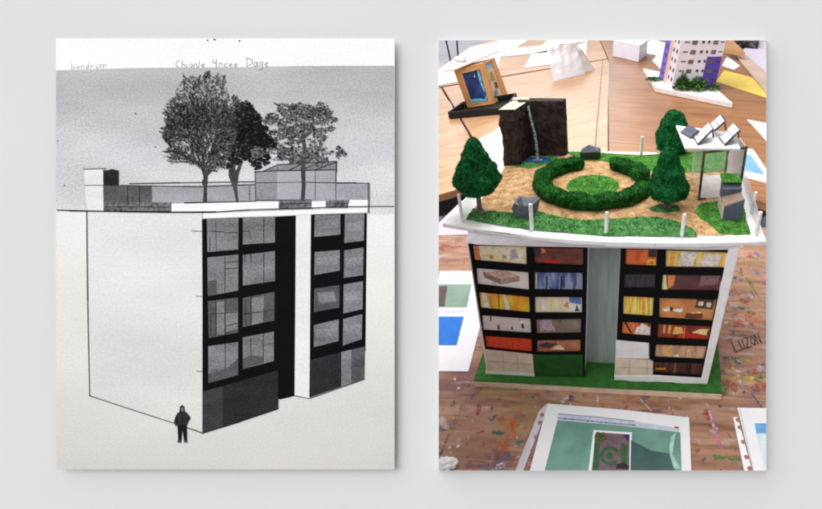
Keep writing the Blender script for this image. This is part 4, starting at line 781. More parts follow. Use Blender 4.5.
# paint marks on the workbench: one mesh, many dried colours
st_cols = {'red': (176, 34, 52), 'teal': (28, 110, 104), 'orange': (206, 104, 58), 'navy': (52, 50, 104), 'lav': (206, 196, 220), 'green': (54, 128, 48), 'turq': (54, 150, 176), 'blue': (44, 110, 190), 'yellow': (200, 172, 66), 'white': (232, 228, 228), 'pink': (214, 120, 150), 'brick': (170, 70, 56), 'purple': (84, 70, 124), 'cream': (226, 210, 140), 'moss': (96, 116, 52), 'dteal': (40, 92, 92)}
keys = list(st_cols); sm = []
for k in keys:                                       # worn paint: patchy coverage over the wood
    m = mat('dried paint '+k, st_cols[k], .45, .18, 160, .3, 200); nt = m.node_tree; sm.append(m)
    n_ = nd(nt, 'ShaderNodeTexNoise'); n_.inputs['Scale'].default_value = 190; n_.inputs['Detail'].default_value = 5
    nt.links.new(nt.nodes['Texture Coordinate'].outputs['Object'], n_.inputs['Vector'])
    mr_ = nd(nt, 'ShaderNodeMapRange'); mr_.inputs['From Min'].default_value = .40; mr_.inputs['From Max'].default_value = .64; mr_.inputs['To Min'].default_value = .12; mr_.inputs['To Max'].default_value = .88
    nt.links.new(n_.outputs['Fac'], mr_.inputs['Value']); nt.links.new(mr_.outputs[0], nt.nodes['Principled BSDF'].inputs['Alpha'])
bm = BM(); zz = .0002
def daub(k, c, rx, ry, ang=0, rough=.3):
    global zz; zz += .0000005
    flat(bm, blob(c[0], c[1], rx, ry, 20, rough, ang), zz, keys.index(k))
daub('red', (-0.1998, -0.0720), .0045, .0135, .12, .12)
for k, c, rx, ry in (('teal', (-0.1729, -0.0910), .008, .006), ('dteal', (-0.1506, -0.1181), .009, .006), ('dteal', (-0.1610, -0.1160), .005, .004), ('teal', (-0.1152, -0.1335), .008, .006), ('dteal', (-0.1442, -0.1605), .006, .005), ('teal', (-0.1282, -0.1559), .004, .004), ('lav', (-0.1090, -0.1581), .009, .008), ('lav', (-0.1357, -0.1753), .009, .006), ('navy', (-0.0458, -0.0374), .006, .006), ('navy', (-0.1768, -0.0705), .003, .005), ('navy', (-0.1688, -0.1776), .004, .004), ('white', (0.1908, -0.0750), .004, .003), ('white', (-0.2105, -0.1456), .003, .004), ('turq', (0.2868, 0.2879), .012, .008), ('turq', (0.3146, 0.2802), .009, .005), ('blue', (0.3590, 0.3835), .008, .009), ('navy', (0.3211, 0.3944), .006, .012), ('purple', (0.3055, 0.1865), .006, .008), ('brick', (0.3669, 0.3371), .006, .008), ('white', (0.2585, 0.0728), .005, .005), ('white', (0.3136, 0.3377), .004, .006), ('dteal', (0.2253, 0.0432), .011, .008), ('cream', (0.2409, -0.0063), .008, .008), ('lav', (0.2975, 0.0584), .007, .009), ('turq', (0.3014, 0.0510), .004, .006), ('red', (0.2971, 0.0139), .008, .010), ('lav', (0.2556, 0.0182), .004, .010), ('teal', (0.2756, 0.0492), .008, .003), ('red', (0.2784, 0.1846), .016, .013), ('white', (-0.2493, -0.0284), .003, .004), ('brick', (0.3551, 0.4579), .012, .012), ('blue', (0.3761, 0.4742), .006, .016), ('lav', (0.3271, 0.2011), .004, .005), ('teal', (-0.1694, -0.0459), .005, .006), ('white', (-0.3004, 0.0550), .004, .005)):
    daub(k, c, rx*.8, ry*.8, random.uniform(-.4, .4), .35)
for k, c, rx, ry, n in (('orange', (-0.1323, -0.0983), .010, .022, 7), ('orange', (-0.1399, -0.1407), .010, .014, 5), ('orange', (-0.1279, -0.0734), .006, .010, 3), ('yellow', (0.2700, 0.0288), .024, .010, 9), ('moss', (0.3348, 0.3268), .006, .024, 4), ('dteal', (0.2401, 0.0809), .012, .010, 5), ('green', (0.2076, -0.1361), .016, .007, 6), ('red', (0.1919, -0.0450), .012, .009, 4), ('brick', (-0.4441, 0.4615), .03, .012, 5), ('brick', (0.2994, 0.2698), .018, .016, 4), ('navy', (0.2712, -0.0019), .012, .005, 3), ('dteal', (0.2545, 0.0765), .010, .010, 4), ('moss', (0.2922, 0.0328), .010, .010, 4), ('lav', (0.1941, -0.0875), .006, .012, 4), ('brick', (0.1969, -0.0775), .009, .012, 3)):
    for i in range(n): daub(k, (c[0]+random.gauss(0, rx*.5), c[1]+random.gauss(0, ry*.5)), rx*random.uniform(.25, .6), ry*random.uniform(.25, .6), random.uniform(-.5, .5), .45)
def field(x0, y0, x1, y1, n, pal, r0, r1):
    for i in range(n):
        x, y = random.uniform(x0, x1), random.uniform(y0, y1); rr = random.uniform(r0, r1)*random.random()**.5
        if .225 < x < .31 and .085 < y < .15: continue
        daub(random.choice(pal), (x, y), rr*random.uniform(.5, 1.5), rr*random.uniform(.4, 1.2), random.uniform(0, 3), .6)
field(.205, -.01, .33, .40, 120, ('brick', 'moss', 'navy', 'dteal', 'lav', 'purple', 'brick', 'yellow', 'orange'), .003, .013)
field(-.26, -.20, .22, -.03, 60, ('brick', 'lav', 'purple', 'dteal', 'orange'), .0015, .008)
field(-.45, .05, -.24, .52, 50, ('brick', 'lav', 'purple', 'moss', 'orange'), .002, .010)
def smear(k, pts, w):
    global zz; zz += .0000008
    stroke(bm, pts, w, zz, keys.index(k), .5)
for a_, b_ in (((-0.2322, -0.0105), (-0.2324, -0.0273)), ((-0.2306, -0.0656), (-0.2308, -0.0805)), ((-0.2317, -0.0931), (-0.2319, -0.1072)), ((-0.2324, -0.1248), (-0.2328, -0.1417)), ((-0.2324, -0.1471), (-0.2329, -0.1632)), ((-0.2174, -0.0401), (-0.2192, -0.0516))): smear('navy', [a_, b_], .0022)
smear('purple', [(-0.2245, -0.0172), (-0.2315, -0.1752)], .0006)
smear('pink', [(0.1902, -0.0451), (0.1939, -0.0757), (0.1993, -0.1080)], .004); smear('pink', [(0.1964, -0.1063), (0.2006, -0.1207)], .005); smear('lav', [(0.1889, -0.0344), (0.1946, -0.0836)], .0035)
smear('moss', [(0.3269, 0.3597), (0.3406, 0.2877)], .004); smear('yellow', [(0.3357, 0.3560), (0.3501, 0.3117)], .002); smear('navy', [(0.2703, -0.0066), (0.2811, -0.0367)], .0035)
for p, q in (((0.2748, 0.2681), (0.3415, 0.2293)), ((0.2896, 0.2258), (0.3285, 0.1688)), ((0.2895, 0.1662), (0.3554, 0.2735)), ((0.2833, 0.2395), (0.3257, 0.1944))): smear('cream', [p, q], .0006)
smear('white', [(-0.0010, -0.0298), (0.0022, -0.0473)], .0016); smear('white', [(0.0759, -0.0334), (0.0945, -0.0581)], .0022); smear('lav', [(0.1226, -0.0302), (0.1245, -0.0602)], .0025)
for i in range(420):
    c = (random.uniform(-.36, .42), random.uniform(-.24, .5)); r_ = abs(random.gauss(0, .001))+.0005
    daub(random.choice(('white', 'lav', 'navy', 'brick', 'dteal', 'moss', 'purple', 'white', 'orange')), c, r_, r_*random.uniform(.5, 1.2), random.uniform(0, 3), .4)
obj('paint_marks', bm, sm, wb, 'dried splashes of many colours', fix=False)['kind'] = 'stuff'
# scratched name
bm = BM()
o_ = Vector((0.2590, 0.0974)); ex = Vector((0.3216, 0.1318))-o_; ey = Vector((0.2556, 0.1243))-o_; n_ = 5; x = 0
for ch, wd in (('L', .24), ('U', .19), ('Z', .21), ('O', .20), ('N', .2)):
    for l in FONT[ch]:
        stroke(bm, [o_+ex*(x+p[0]*wd*1.05)+ey*p[1] for p in l], .0021, .0007, 0, .3)
    x += wd*.92
obj('graffiti', bm, mat('biro black', (34, 30, 34), .6, .3, 300), wb, fix=False)
bm = BM()
for k in range(2):
    o2 = Vector((0.2536, 0.1575))+Vector((.001, -.012*k))
    xx = 0
    for j in range(6):
        stroke(bm, [o2+Vector((xx, 0)), o2+Vector((xx+.003, .006)), o2+Vector((xx+.005, .001)), o2+Vector((xx+.007, .005))], .0008, .0007, 0, .3); xx += .0085
obj('graffiti', bm, mat('faint pencil', (92, 76, 66), .7, .3, 300), wb, fix=False)

# ================================================================== SHEETS
pap = mat('white paper', (240, 240, 244), .5, .015, 20, .02, 60, .3)
def sheet(name, label, cat, poly, z=.0008, th=.0005, m=pap, group=None):
    t = thing(name, label, cat, (sum(p[0] for p in poly)/len(poly), sum(p[1] for p in poly)/len(poly), 0), None, group)
    bm = BM(); prism(bm, poly, z, z+th); obj('paper', bm, m, t); return t
def onsheet(t, name, poly, z, m, label=None):
    bm = BM(); prism(bm, poly, z, z+.00015); return obj(name, bm, m, t, label)
GP = 'printed sheets on the workbench'
s = sheet('printed_sheet', 'printed sheet with green and blue images left of the model block', 'sheet', [(-0.3268, 0.0066), (-0.2439, 0.0115), (-0.2704, 0.2277), (-0.3362, 0.3439), (-0.4201, 0.3383)], group=GP)
onsheet(s, 'image', [(-0.4044, 0.2830), (-0.3244, 0.2884), (-0.3074, 0.1996), (-0.3889, 0.1941)], .0014, pic('green image', [(124, 152, 134), (150, 174, 160)], 'blotch', 3), 'pale green image')
onsheet(s, 'image', [(-0.4007, 0.2734), (-0.3790, 0.2773), (-0.3580, 0.1998), (-0.3903, 0.1976)], .0017, mat('dark brown image', (84, 70, 74), .4, .2, 60), 'dark brown image')
onsheet(s, 'image', [(-0.3769, 0.1636), (-0.3039, 0.1685), (-0.2892, 0.0791), (-0.3582, 0.0744)], .0014, mat('bright blue image', (38, 118, 214), .35, .05, 40), 'bright blue image')
onsheet(s, 'fold_line', [(-0.3857, 0.1858), (-0.2979, 0.1911), (-0.2968, 0.1806), (-0.3814, 0.1749)], .0014, mat('lavender fold', (214, 210, 226), .5))
# front pocket with a screen print
s = sheet('punched_pocket', 'clear punched pocket with a teal screen print in front of the model base', 'plastic pocket', [(-0.0960, -0.0702), (-0.0860, -0.0534), (-0.0834, -0.0661), (-0.1029, -0.2113), (-0.1144, -0.2121)], .0006, .0005, mat('pocket strip plastic', (206, 202, 214), .25, .05, 60, 0, 100, .6), GP)
onsheet(s, 'printed_page', [(-0.0844, -0.0533), (0.0405, -0.0576), (0.1557, -0.0663), (0.1494, -0.1937), (-0.0900, -0.2104)], .0013, pap)
onsheet(s, 'toolbar', [(-0.0632, -0.0729), (0.0413, -0.0783), (0.1384, -0.0894), (0.1375, -0.0961), (0.0417, -0.0892), (-0.0621, -0.0866)], .0017, mat('pale blue bar', (196, 206, 224), .4, .06, 90))
teal_m = mat('teal screen print', (108, 152, 138), .3, .09, 28, 0, 100, .5)
onsheet(s, 'screen_image', [(-0.0620, -0.0874), (0.0418, -0.0902), (0.1392, -0.0971), (0.1351, -0.1947), (-0.0684, -0.2089)], .0017, teal_m)
onsheet(s, 'screen_shadow', [(0.0603, -0.1176), (0.0924, -0.1344), (0.1223, -0.1380), (0.1261, -0.1512), (0.1293, -0.1951), (0.0606, -0.1999)], .0021, mat('dark teal print', (64, 96, 94), .3, .06, 40))
bm = BM()
for a_, b_ in (((-0.0592, -0.0770), (0.0645, -0.0827)),):
    a_, b_ = Vector(a_), Vector(b_); d_ = (b_-a_).normalized()
    for i in range(34):
        p = a_+(b_-a_)*(i/33)+Vector((0, -.006)); stroke(bm, [p, p+d_*.0012*random.choice((1, 1, 2))], .0022, .0021, 0)
stroke(bm, [(-0.0612, -0.0747), (0.0079, -0.0765), (0.0661, -0.0806)], .0011, .0021, 0); obj('toolbar_icons', bm, mat('icon ink', (84, 92, 118), .5), s, fix=False)
bm = BM(); flat(bm, [(0.1306, -0.0861), (0.1372, -0.0868), (0.1366, -0.0903), (0.1300, -0.0896)], .0023); obj('close_button', bm, mat('red icon', (200, 60, 56), .5), s, fix=False)
bm = BM(); zc = .0021
flat(bm, [(-0.0007, -0.1026), (0.0613, -0.1029), (0.0620, -0.1998), (-0.0025, -0.2043)], zc, 0); flat(bm, [(0.0037, -0.1065), (0.0579, -0.1071), (0.0592, -0.2000), (0.0027, -0.2040)], zc+.0001, 1)
flat(bm, [(0.0029, -0.1253), (0.0115, -0.1229), (0.0155, -0.2031), (0.0040, -0.2039)], zc+.0002, 2); flat(bm, [(0.0447, -0.1233), (0.0550, -0.1272), (0.0544, -0.1587), (0.0460, -0.1576)], zc+.0002, 2); flat(bm, [(0.0465, -0.1077), (0.0572, -0.1077), (0.0571, -0.1227)], zc+.0002, 3)
flat(bm, blob(*(0.0110, -0.1164), .010, .010, 16, .4), zc+.0003, 4); flat(bm, blob(*(0.0478, -0.1642), .011, .006, 14, .3), zc+.0003, 5)
c = (0.0288, -0.1476)
def arc(r0, r1, a0, a1, z, mi):
    for i in range(20):
        t0, t1 = a0+(a1-a0)*i/20, a0+(a1-a0)*(i+1)/20
        flat(bm, [(c[0]+r*math.cos(t_), c[1]+r*math.sin(t_)*1.05) for r, t_ in ((r0, t0), (r1, t0), (r1, t1), (r0, t1))], z, mi)
arc(.0, .0058, 0, 6.2832, zc+.0003, 2); arc(.0105, .0155, .5, 5.6, zc+.0003, 2)
obj('plan_image', bm, [pap, mat('plan mauve', (112, 88, 100), .4, .12, 80), mat('plan green', (46, 92, 52), .4, .15, 120), mat('plan blue', (40, 50, 110), .4), mat('plan tree', (70, 72, 44), .5, .4, 300), mat('plan dark', (34, 30, 40), .5)], s, fix=False)
bm = BM(); flat(bm, [(0.1239, -0.1058), (0.1323, -0.0985), (0.1268, -0.1222), (0.1244, -0.1384), (0.1305, -0.1534), (0.1358, -0.1630), (0.1254, -0.1637), (0.1200, -0.1404), (0.1205, -0.1226)], .0024); obj('crease_highlight', bm, mat('crease shine', (168, 206, 198), .2), s, fix=False)  # pale patch: shine on the creased plastic painted as colour
bm = BM()
for p in ((-0.0892, -0.0778), (-0.0897, -0.0934), (-0.0906, -0.1214), (-0.0915, -0.1478), (-0.0923, -0.1709)): prism(bm, blob(p[0], p[1], .0036, .0044, 14, .05), .0011, .00125)
obj('punched_hole', bm, paint, s)
s = sheet('punched_pocket', 'clear punched pocket with a pale blue page at the right front of the table', 'plastic pocket', [(0.2287, -0.0608), (0.2364, -0.0595), (0.2424, -0.1872), (0.2295, -0.1881)], .0006, .0005, mat('pocket strip white', (232, 230, 236), .25, .03, 60, 0, 100, .6), GP)
onsheet(s, 'printed_page', [(0.2390, -0.0400), (0.2876, -0.0375), (0.3443, -0.0366), (0.3124, -0.1823), (0.2431, -0.1872)], .0013, pap)
onsheet(s, 'image', [(0.2618, -0.0710), (0.3198, -0.0670), (0.3179, -0.0866), (0.2603, -0.0906)], .0017, mat('sky blue image', (96, 164, 222), .4, .1, 60), 'blue band')
onsheet(s, 'image', [(0.2602, -0.0910), (0.3178, -0.0870), (0.2981, -0.1833), (0.2601, -0.1641)], .0017, pic('pale aqua image', [(200, 226, 234), (226, 240, 244), (170, 206, 214)], 'blotch', 3), 'pale aqua wash')
bm = BM()
for p in ((0.2354, -0.0658), (0.2361, -0.0807), (0.2367, -0.1080), (0.2368, -0.1351), (0.2379, -0.1543)): prism(bm, blob(p[0], p[1], .0034, .0042, 14, .05), .0011, .00125)
obj('punched_hole', bm, paint, s)
bm = BM(); stroke(bm, [(0.2426, -0.0415), (0.2430, -0.1841)], .0007, .0019, 0); obj('pocket_seam', bm, mat('seam lilac', (170, 160, 186), .5), s, fix=False)
# crumpled scrap, bottom left
bm = BM(); bmesh.ops.create_icosphere(bm, subdivisions=3, radius=1); c = (-0.2167, -0.1818)
for v in bm.verts:
    d_ = 1+.5*noise.noise(v.co*2.3); v.co = Vector((c[0]+v.co.x*.0155*d_, c[1]+v.co.y*.012*d_, .0055+v.co.z*.0055*d_))
tag(obj('paper_scrap', bm, pap), 'small crumpled white scrap at the bottom left corner of the workbench', 'scrap')
lilac = mat('lilac paper', (196, 186, 206), .6, .03, 30)
bm = BM(); prism(bm, [(-0.5306, 0.5112), (-0.5192, 0.5716), (-0.4993, 0.7442), (-0.3133, 0.7561), (-0.2637, 0.5345), (-0.4038, 0.5253)], .0006, .0016); tag(obj('card_sheet', bm, lilac), 'lilac card lying on the workbench behind the left roof corner', 'card')
bm = BM(); prism(bm, [(-0.7325, 0.9685, -0.2000), (-0.7438, 1.0824, -0.2000), (-0.7107, 1.0661, -0.2000), (-0.6953, 0.9963, -0.2000), (-0.7016, 0.9294, -0.2000)], -.202, -.2)
st = thing('stool', 'dark low stool with a white sheet on it in the gap left of the model', 'stool', (-.75, .75, -.75))
sx, sy = -.72, .74
hx = [(-0.7325, 0.9685, -0.2000), (-0.7438, 1.0824, -0.2000), (-0.7107, 1.0661, -0.2000), (-0.6953, 0.9963, -0.2000)]
bm.free(); cx_, cy_ = sum(p[0] for p in hx)/4, sum(p[1] for p in hx)/4
bm = BM(); prism(bm, [(cx_+.17*math.cos(i*.524), cy_+.17*math.sin(i*.524)) for i in range(12)], -.232, -.205); obj('seat', bm, mat('dark stool seat', (46, 40, 44), .6), st)
for i in range(4):
    a = .8+i*1.5708; bm = BM(); tube(bm, (cx_+.19*math.cos(a), cy_+.19*math.sin(a), -.75), (cx_+.12*math.cos(a), cy_+.12*math.sin(a), -.232), .011, .011, 8); obj('leg', bm, black, st)
bm = BM(); prism(bm, [(p[0], p[1]) for p in ((-0.7353, 0.9741, -0.2030), (-0.7466, 1.0884, -0.2030), (-0.7134, 1.0721, -0.2030), (-0.6979, 1.0020, -0.2030), (-0.7043, 0.9349, -0.2030))], -.2045, -.203); tag(obj('paper', bm, pap), 'white paper lying on the low stool left of the model', 'paper')
GS = 'white sheets on the background tables'
def loose(label, poly, m=pap, z=.0012, cat='paper', name='paper', th=.0006, group=GS):
    bm = BM(); prism(bm, poly, z, z+th); return tag(obj(name, bm, m), label, cat, group)
loose('white sheet between the left felt tree and the dark rock', [(-0.6305, 1.3670), (-0.5313, 1.7317), (-0.3400, 1.2472), (-0.2953, 1.0076), (-0.4526, 0.9977)])
loose('large white sheet at the far left corner of the far table', [(-1.2125, 2.4084), (-1.3977, 2.8968), (-1.5169, 4.0390), (-1.3613, 4.5268), (-1.0796, 4.6535), (-1.0816, 4.0275), (-0.7151, 4.3040), (-0.7115, 3.8083), (-1.0999, 3.5238), (-0.9282, 2.8106)])
loose('white sheet left of the creased standing sheet on the far table', [(-0.7947, 3.0447), (-0.8704, 3.7179), (-0.5542, 4.1779), (-0.4687, 4.4547), (-0.3819, 3.5087), (-0.6383, 3.1764)])
loose('narrow white sheet along the top behind the creased standing sheet', [(-0.8744, 4.1637), (-0.8918, 4.9052), (-0.4832, 4.9216), (-0.4687, 4.4547)], z=.0020)
loose('white sheet right of the white box on the brown table', [(0.1027, 4.4792), (0.1940, 4.6300), (0.4553, 4.0970), (0.4075, 3.4513), (0.1164, 3.7375)])
bm = BM(); prism(bm, [(0.1529, 3.3924), (0.2786, 4.2150), (0.3791, 4.0328), (0.2052, 3.0562)], .0022, .0030); tag(obj('paper', bm, pap), 'tilted white card tucked behind the tower model on the left', 'paper', GS)
loose('white slip right of the purple tower panel', [(0.6705, 3.2004), (0.7769, 3.6645), (0.8041, 3.2071), (0.7336, 3.0446)])
loose('yellow sheet on the brown table right of the tower model', [(0.5510, 2.6235), (0.6595, 3.0218), (0.8097, 2.7813), (0.7987, 2.1576)], mat('yellow paper', (236, 206, 96), .6, .05, 20), cat='paper')
loose('pointed white sheet at the right edge above the greenhouse', [(0.5847, 1.7471), (0.7002, 1.6657), (0.6186, 1.0848), (0.6007, 1.5199)])
s = sheet('printed_sheet', 'sheet with a blue and green picture on the brown table right of the greenhouse', 'sheet', [(0.4706, 1.3218), (0.5286, 1.3080), (0.5350, 1.0026), (0.5040, 0.9555), (0.4311, 1.0054)], group=GS)
onsheet(s, 'image', [(0.4788, 1.2320), (0.5047, 1.2452), (0.5153, 1.0238), (0.4432, 1.0638)], .0014, pic('blue green image', [(90, 150, 210), (130, 178, 216), (140, 186, 160)], 'blotch', 3), 'blue and green picture')
# plank and lilac sheet at the far right
loose('lilac white sheet at the far right of the brown table', [(0.8504, 3.5684), (1.0821, 4.3826), (1.5530, 4.6872), (0.8419, 1.9455), (0.8030, 2.3281)], mat('lilac white sheet', (224, 216, 232), .4, .03, 20), z=.0034)
bm = BM(); prism(bm, [(0.8427, 3.6676), (0.9239, 3.6212), (0.9239, 2.7060), (0.7924, 2.2280)], .0044, .014); tag(obj('plank', bm, wood('pale pinkish plank', [(206, 178, 160), (222, 198, 184)], .5, 60)), 'pale wooden plank lying towards the right edge behind the yellow sheet', 'plank')
bm = BM(); q = [(0.7836, 3.9851, 0.0500), (0.8373, 4.0044, 0.0600), (0.9018, 3.5387, 0.0200), (0.7688, 3.7389, 0.0200)]
extr(bm, [(0.7340, 3.5729, 0.0400), (0.8211, 3.9245, 0.0900), (0.8351, 3.6317, 0.0700), (0.8623, 3.3672, 0.0400)], (0, .01, .03)); tag(obj('wooden_wedge', bm, wood('mid wood', [(170, 120, 76), (200, 152, 104)], .5)), 'wooden board end sticking out from behind the tower model', 'board')
k0, k1 = (0.8898, 4.1474), (1.0998, 4.0360)
bm = BM(); hexa(bm, [(k0[0], k0[1], .006), (k1[0], k1[1], .006), (k1[0]+.1, k1[1]+.42, .006), (k0[0]+.02, k0[1]+.42, .006)], [(k0[0], k0[1]+.02, .05), (k1[0], k1[1]+.02, .05), (k1[0]+.1, k1[1]+.42, .05), (k0[0]+.02, k0[1]+.42, .05)]); tag(obj('speckled_block', bm, grains('black speckled foam', [(16, 14, 18), (40, 32, 40), (120, 108, 112)], 60), bevel=.006), 'black speckled slab at the top right behind the wooden board', 'slab')

# ================================================================== BACKGROUND MODELS
# folded white cards
tc_ = thing('folded_card', 'creased white sheet standing folded on the pale table behind the rock', 'card', (-.42, 2.75, 0))
a, b_, at_, bt_ = (Vector(p) for p in ((-0.5002, 2.5838, 0.0010), (-0.3216, 2.8369, 0.0010), (-0.5589, 2.7256, 0.1850), (-0.3855, 2.8530, 0.1950)))
def crumpled(name, a, b_, at_, bt_, seed):
    n = 14; bm = BM(); nn = (b_-a).cross(at_-a).normalized(); g_ = []
    for side in (0, 1):
        g_.append([[bm.verts.new(a.lerp(b_, i/n).lerp(at_.lerp(bt_, i/n), j/n)+nn*((.022*noise.noise(Vector((i*.33+seed, j*.24, 1)))+.008*abs(noise.noise(Vector((i*.8, j*.5+seed, 4)))))*(j/n)+side*.0012)+Vector((0, 0, .006*noise.noise(Vector((i*.5, seed, 0)))*(j == n)))) for j in range(n+1)] for i in range(n+1)])
    for G_ in g_:
        for i in range(n):
            for j in range(n): bm.faces.new([G_[i][j], G_[i+1][j], G_[i+1][j+1], G_[i][j+1]])
    for i in range(n):
        for k in (0, n):
            bm.faces.new([g_[0][i][k], g_[0][i+1][k], g_[1][i+1][k], g_[1][i][k]]); bm.faces.new([g_[0][k][i], g_[0][k][i+1], g_[1][k][i+1], g_[1][k][i]])
    return obj(name, bm, pap, tc_)
crumpled('front_leaf', a, b_, at_, bt_, 2.)
bk_ = Vector((.01, .012, -.002)); ft_ = Vector((.06, .16, 0))
crumpled('rear_leaf', a+ft_, b_+ft_, at_+bk_, bt_+bk_, 7.)
b0, b1, b2 = (-0.1695, 3.5872, 0.0010), (0.0472, 3.3133, 0.0010), (0.1113, 3.6261, 0.0010)
t_ = thing('white_box', 'plain white paper box on the brown table behind the seam', 'box', (b0[0], b0[1], 0))
hh = .118; b3 = (b0[0]+b2[0]-b1[0], b0[1]+b2[1]-b1[1], .001)
bm = BM(); hexa(bm, [b0, b1, b2, b3], [(p[0]+.006, p[1], hh) for p in (b0, b1, b2, b3)]); obj('box_body', bm, mat('white box paper', (232, 230, 244), .5, .02, 8, .03, 20), t_, bevel=.004)
bm = BM(); hexa(bm, [(p[0]+.006, p[1], hh+.0015) for p in (b0, b1, b2, b3)], [(p[0]+.006, p[1], hh+.004) for p in (b0, b1, b2, b3)]); obj('lid', bm, pap, t_)
# tower model
tw = thing('tower_model', 'white tower block model with purple panels and bushes on a white slab base', 'building model', (.35, 2.45, 0))
B0, B1, B2 = Vector((0.1522, 2.3089, 0.0020)), Vector((0.5464, 1.9549, 0.0020)), Vector((0.0817, 2.9065, 0.0020)); B3 = B1+(B2-B0)*.9
bm = BM(); hexa(bm, [B0, B1, B3, B2], [p+Vector((0, 0, .028)) for p in (B0, B1, B3, B2)]); obj('base', bm, mat('white foam base', (226, 220, 220), .7, .04, 20, .1, 40), tw, bevel=.002)
zb = .0305
A0, A1, A2 = Vector((0.2462, 2.2744, 0.0305)), Vector((0.4955, 2.3013, 0.0305)), Vector((0.1843, 2.5894, 0.0305)); A3 = A1+A2-A0; Hh = .50
LX = .14; lean = Vector((LX*Hh, .0, Hh)); tin = Vector((.012, .0, 0))
bm = BM(); hexa(bm, [A0, A1, A3, A2], [p+lean for p in (A0, A1, A3, A2)]); obj('tower_block', bm, mat('white tower card', (222, 214, 222), .7, .03, 20), tw)
win_m = mat('tower window brown', (104, 88, 84), .4, .25, 60); win_d = mat('tower window dark', (64, 56, 60), .4, .25, 60)
fx = A1-A0; fn = Vector((fx.y, -fx.x, 0)).normalized(); sxv = A2-A0; sn = Vector((-sxv.y, sxv.x, 0)).normalized()
if sn.dot(CAM-A0) < 0: sn = -sn
if fn.dot(CAM-A0) < 0: fn = -fn
def fq(o, ex, n, u0, u1, z0, z1, off, th=.0008): return [o+ex*u0+n*off+Vector((LX*z0, 0, z0)), o+ex*u1+n*off+Vector((LX*z0, 0, z0)), o+ex*u1+n*off+Vector((LX*z1, 0, z1)), o+ex*u0+n*off+Vector((LX*z1, 0, z1))]
purple = mat('purple panel', (84, 64, 160), .6, .06, 30); lilacp = mat('violet panel', (112, 96, 204), .6, .06, 30); orng = mat('peach strip', (226, 176, 150), .7, .04, 20)
bm = BM(); extr(bm, fq(A0, fx, fn, .66, 1.0, 0, .172, .0005), fn*.003); obj('purple_panel', bm, purple, tw)
bm = BM(); extr(bm, fq(A0, sxv, sn, .62, 1.0, 0, .42, .0005), sn*.003); obj('purple_panel', bm, lilacp, tw)
bm = BM(); extr(bm, fq(A0, sxv, sn, .46, .62, 0, .5, .0005), sn*.003); obj('peach_strip', bm, orng, tw)
def win(o, ex, n, u0, u1, z0, z1, off, m): bm = BM(); extr(bm, fq(o, ex, n, u0, u1, z0, z1, off), n*.0012); obj('window', bm, m, tw)
for r in range(9):
    z0 = .034+r*.0505; pr = r < 3
    for u0, u1, dz, hz, m_ in ((.08, .20, .010, .005, win_d), (.25, .37, 0, .021, win_m), (.47, .53, .006, .013, win_d), (.60, .65, .006, .013, win_d), (.72, .83, 0, .021, win_m), (.88, .98, .010, .004, win_d)):
        win(A0, fx, fn, u0, u1, z0+dz, z0+dz+hz, .0042 if (pr and u0 > .66) else .0006, m_)
    for u0, u1 in ((.08, .16), (.30, .38)): win(A0, sxv, sn, u0, u1, z0, z0+.02, .0006, win_d)
    if r < 8: win(A0, sxv, sn, .74, .88, z0, z0+.02, .0042, win_d)
leafm = [grains('bush green', [(20, 50, 18), (44, 86, 30), (84, 120, 52), (120, 150, 84)], 60), mat('bush dark', (24, 54, 30), .9, .3, 60)]
def bush(label, p, r, h, n):
    bm = BM()
    for i in range(n):
        a, b2_ = random.uniform(0, 6.28), random.random()**.5; hgt = random.random(); c_ = Vector((p[0]+r*b2_*math.cos(a)*(1-.4*hgt), p[1]+r*b2_*math.sin(a)*(1-.4*hgt), .031+h*hgt*(1.1-b2_*.6)))
        d_ = Vector((random.uniform(-1, 1), random.uniform(-1, 1), random.uniform(-.2, 1))).normalized(); e_ = d_.orthogonal().normalized()*.004; l_ = random.uniform(.008, .018)
        f = bm.faces.new([bm.verts.new(c_), bm.verts.new(c_+d_*l_*.5+e_), bm.verts.new(c_+d_*l_), bm.verts.new(c_+d_*l_*.5-e_)]); f.material_index = random.choice((0, 0, 1))
    return tag(obj('bush', bm, leafm, fix=False), label, 'bush', 'bushes on the tower model base')
bush('bright leafy bush at the front left of the tower model', (A0+fx*.22+fn*.035)[:2], .055, .09, 620)
bush('dark leafy bush at the front middle of the tower model', (A0+fx*.56+fn*.045)[:2], .065, .078, 700)
bush('thin straggly bush at the front right of the tower model', (A0+fx*.92+fn*.05)[:2], .05, .035, 200)
bush('low patch of scrub at the left side of the tower model', (A0+sxv*.75+sn*.05)[:2], .055, .015, 200)
# black tray and wooden picture house
T0, T1, T2 = Vector((-0.8700, 1.6721, 0.0010)), Vector((-0.6124, 1.7831, 0.0010)), Vector((-0.6326, 2.0959, 0.0010)); T3 = T0+(T2-T1)
T3 = Vector((-0.8665, 1.8837, 0.0010))
tr = thing('tray', 'black card tray under the wooden picture house', 'tray', tuple((T0+T1+T2+T3)/4))
bk = mat('black card', (22, 20, 24), .6, .15, 40)
bm = BM(); hexa(bm, [T0, T1, T2, T3], [p+Vector((0, 0, .003)) for p in (T0, T1, T2, T3)]); obj('tray_floor', bm, bk, tr)
for p, q in ((T0, T1), (T1, T2), (T2, T3), (T3, T0)):
    d_ = (q-p).normalized(); n_ = Vector((-d_.y, d_.x, 0))*.004
    bm = BM(); hexa(bm, [p+d_*.004-n_, q-d_*.004-n_, q-d_*.004+n_, p+d_*.004+n_], [v+Vector((0, 0, .033)) for v in (p+d_*.004-n_, q-d_*.004-n_, q-d_*.004+n_, p+d_*.004+n_)]); obj('tray_side', bm, bk, tr)
ph = thing('picture_house', 'wooden box house with a blue picture window standing in the black tray', 'house model', (-.75, 1.93, .005))
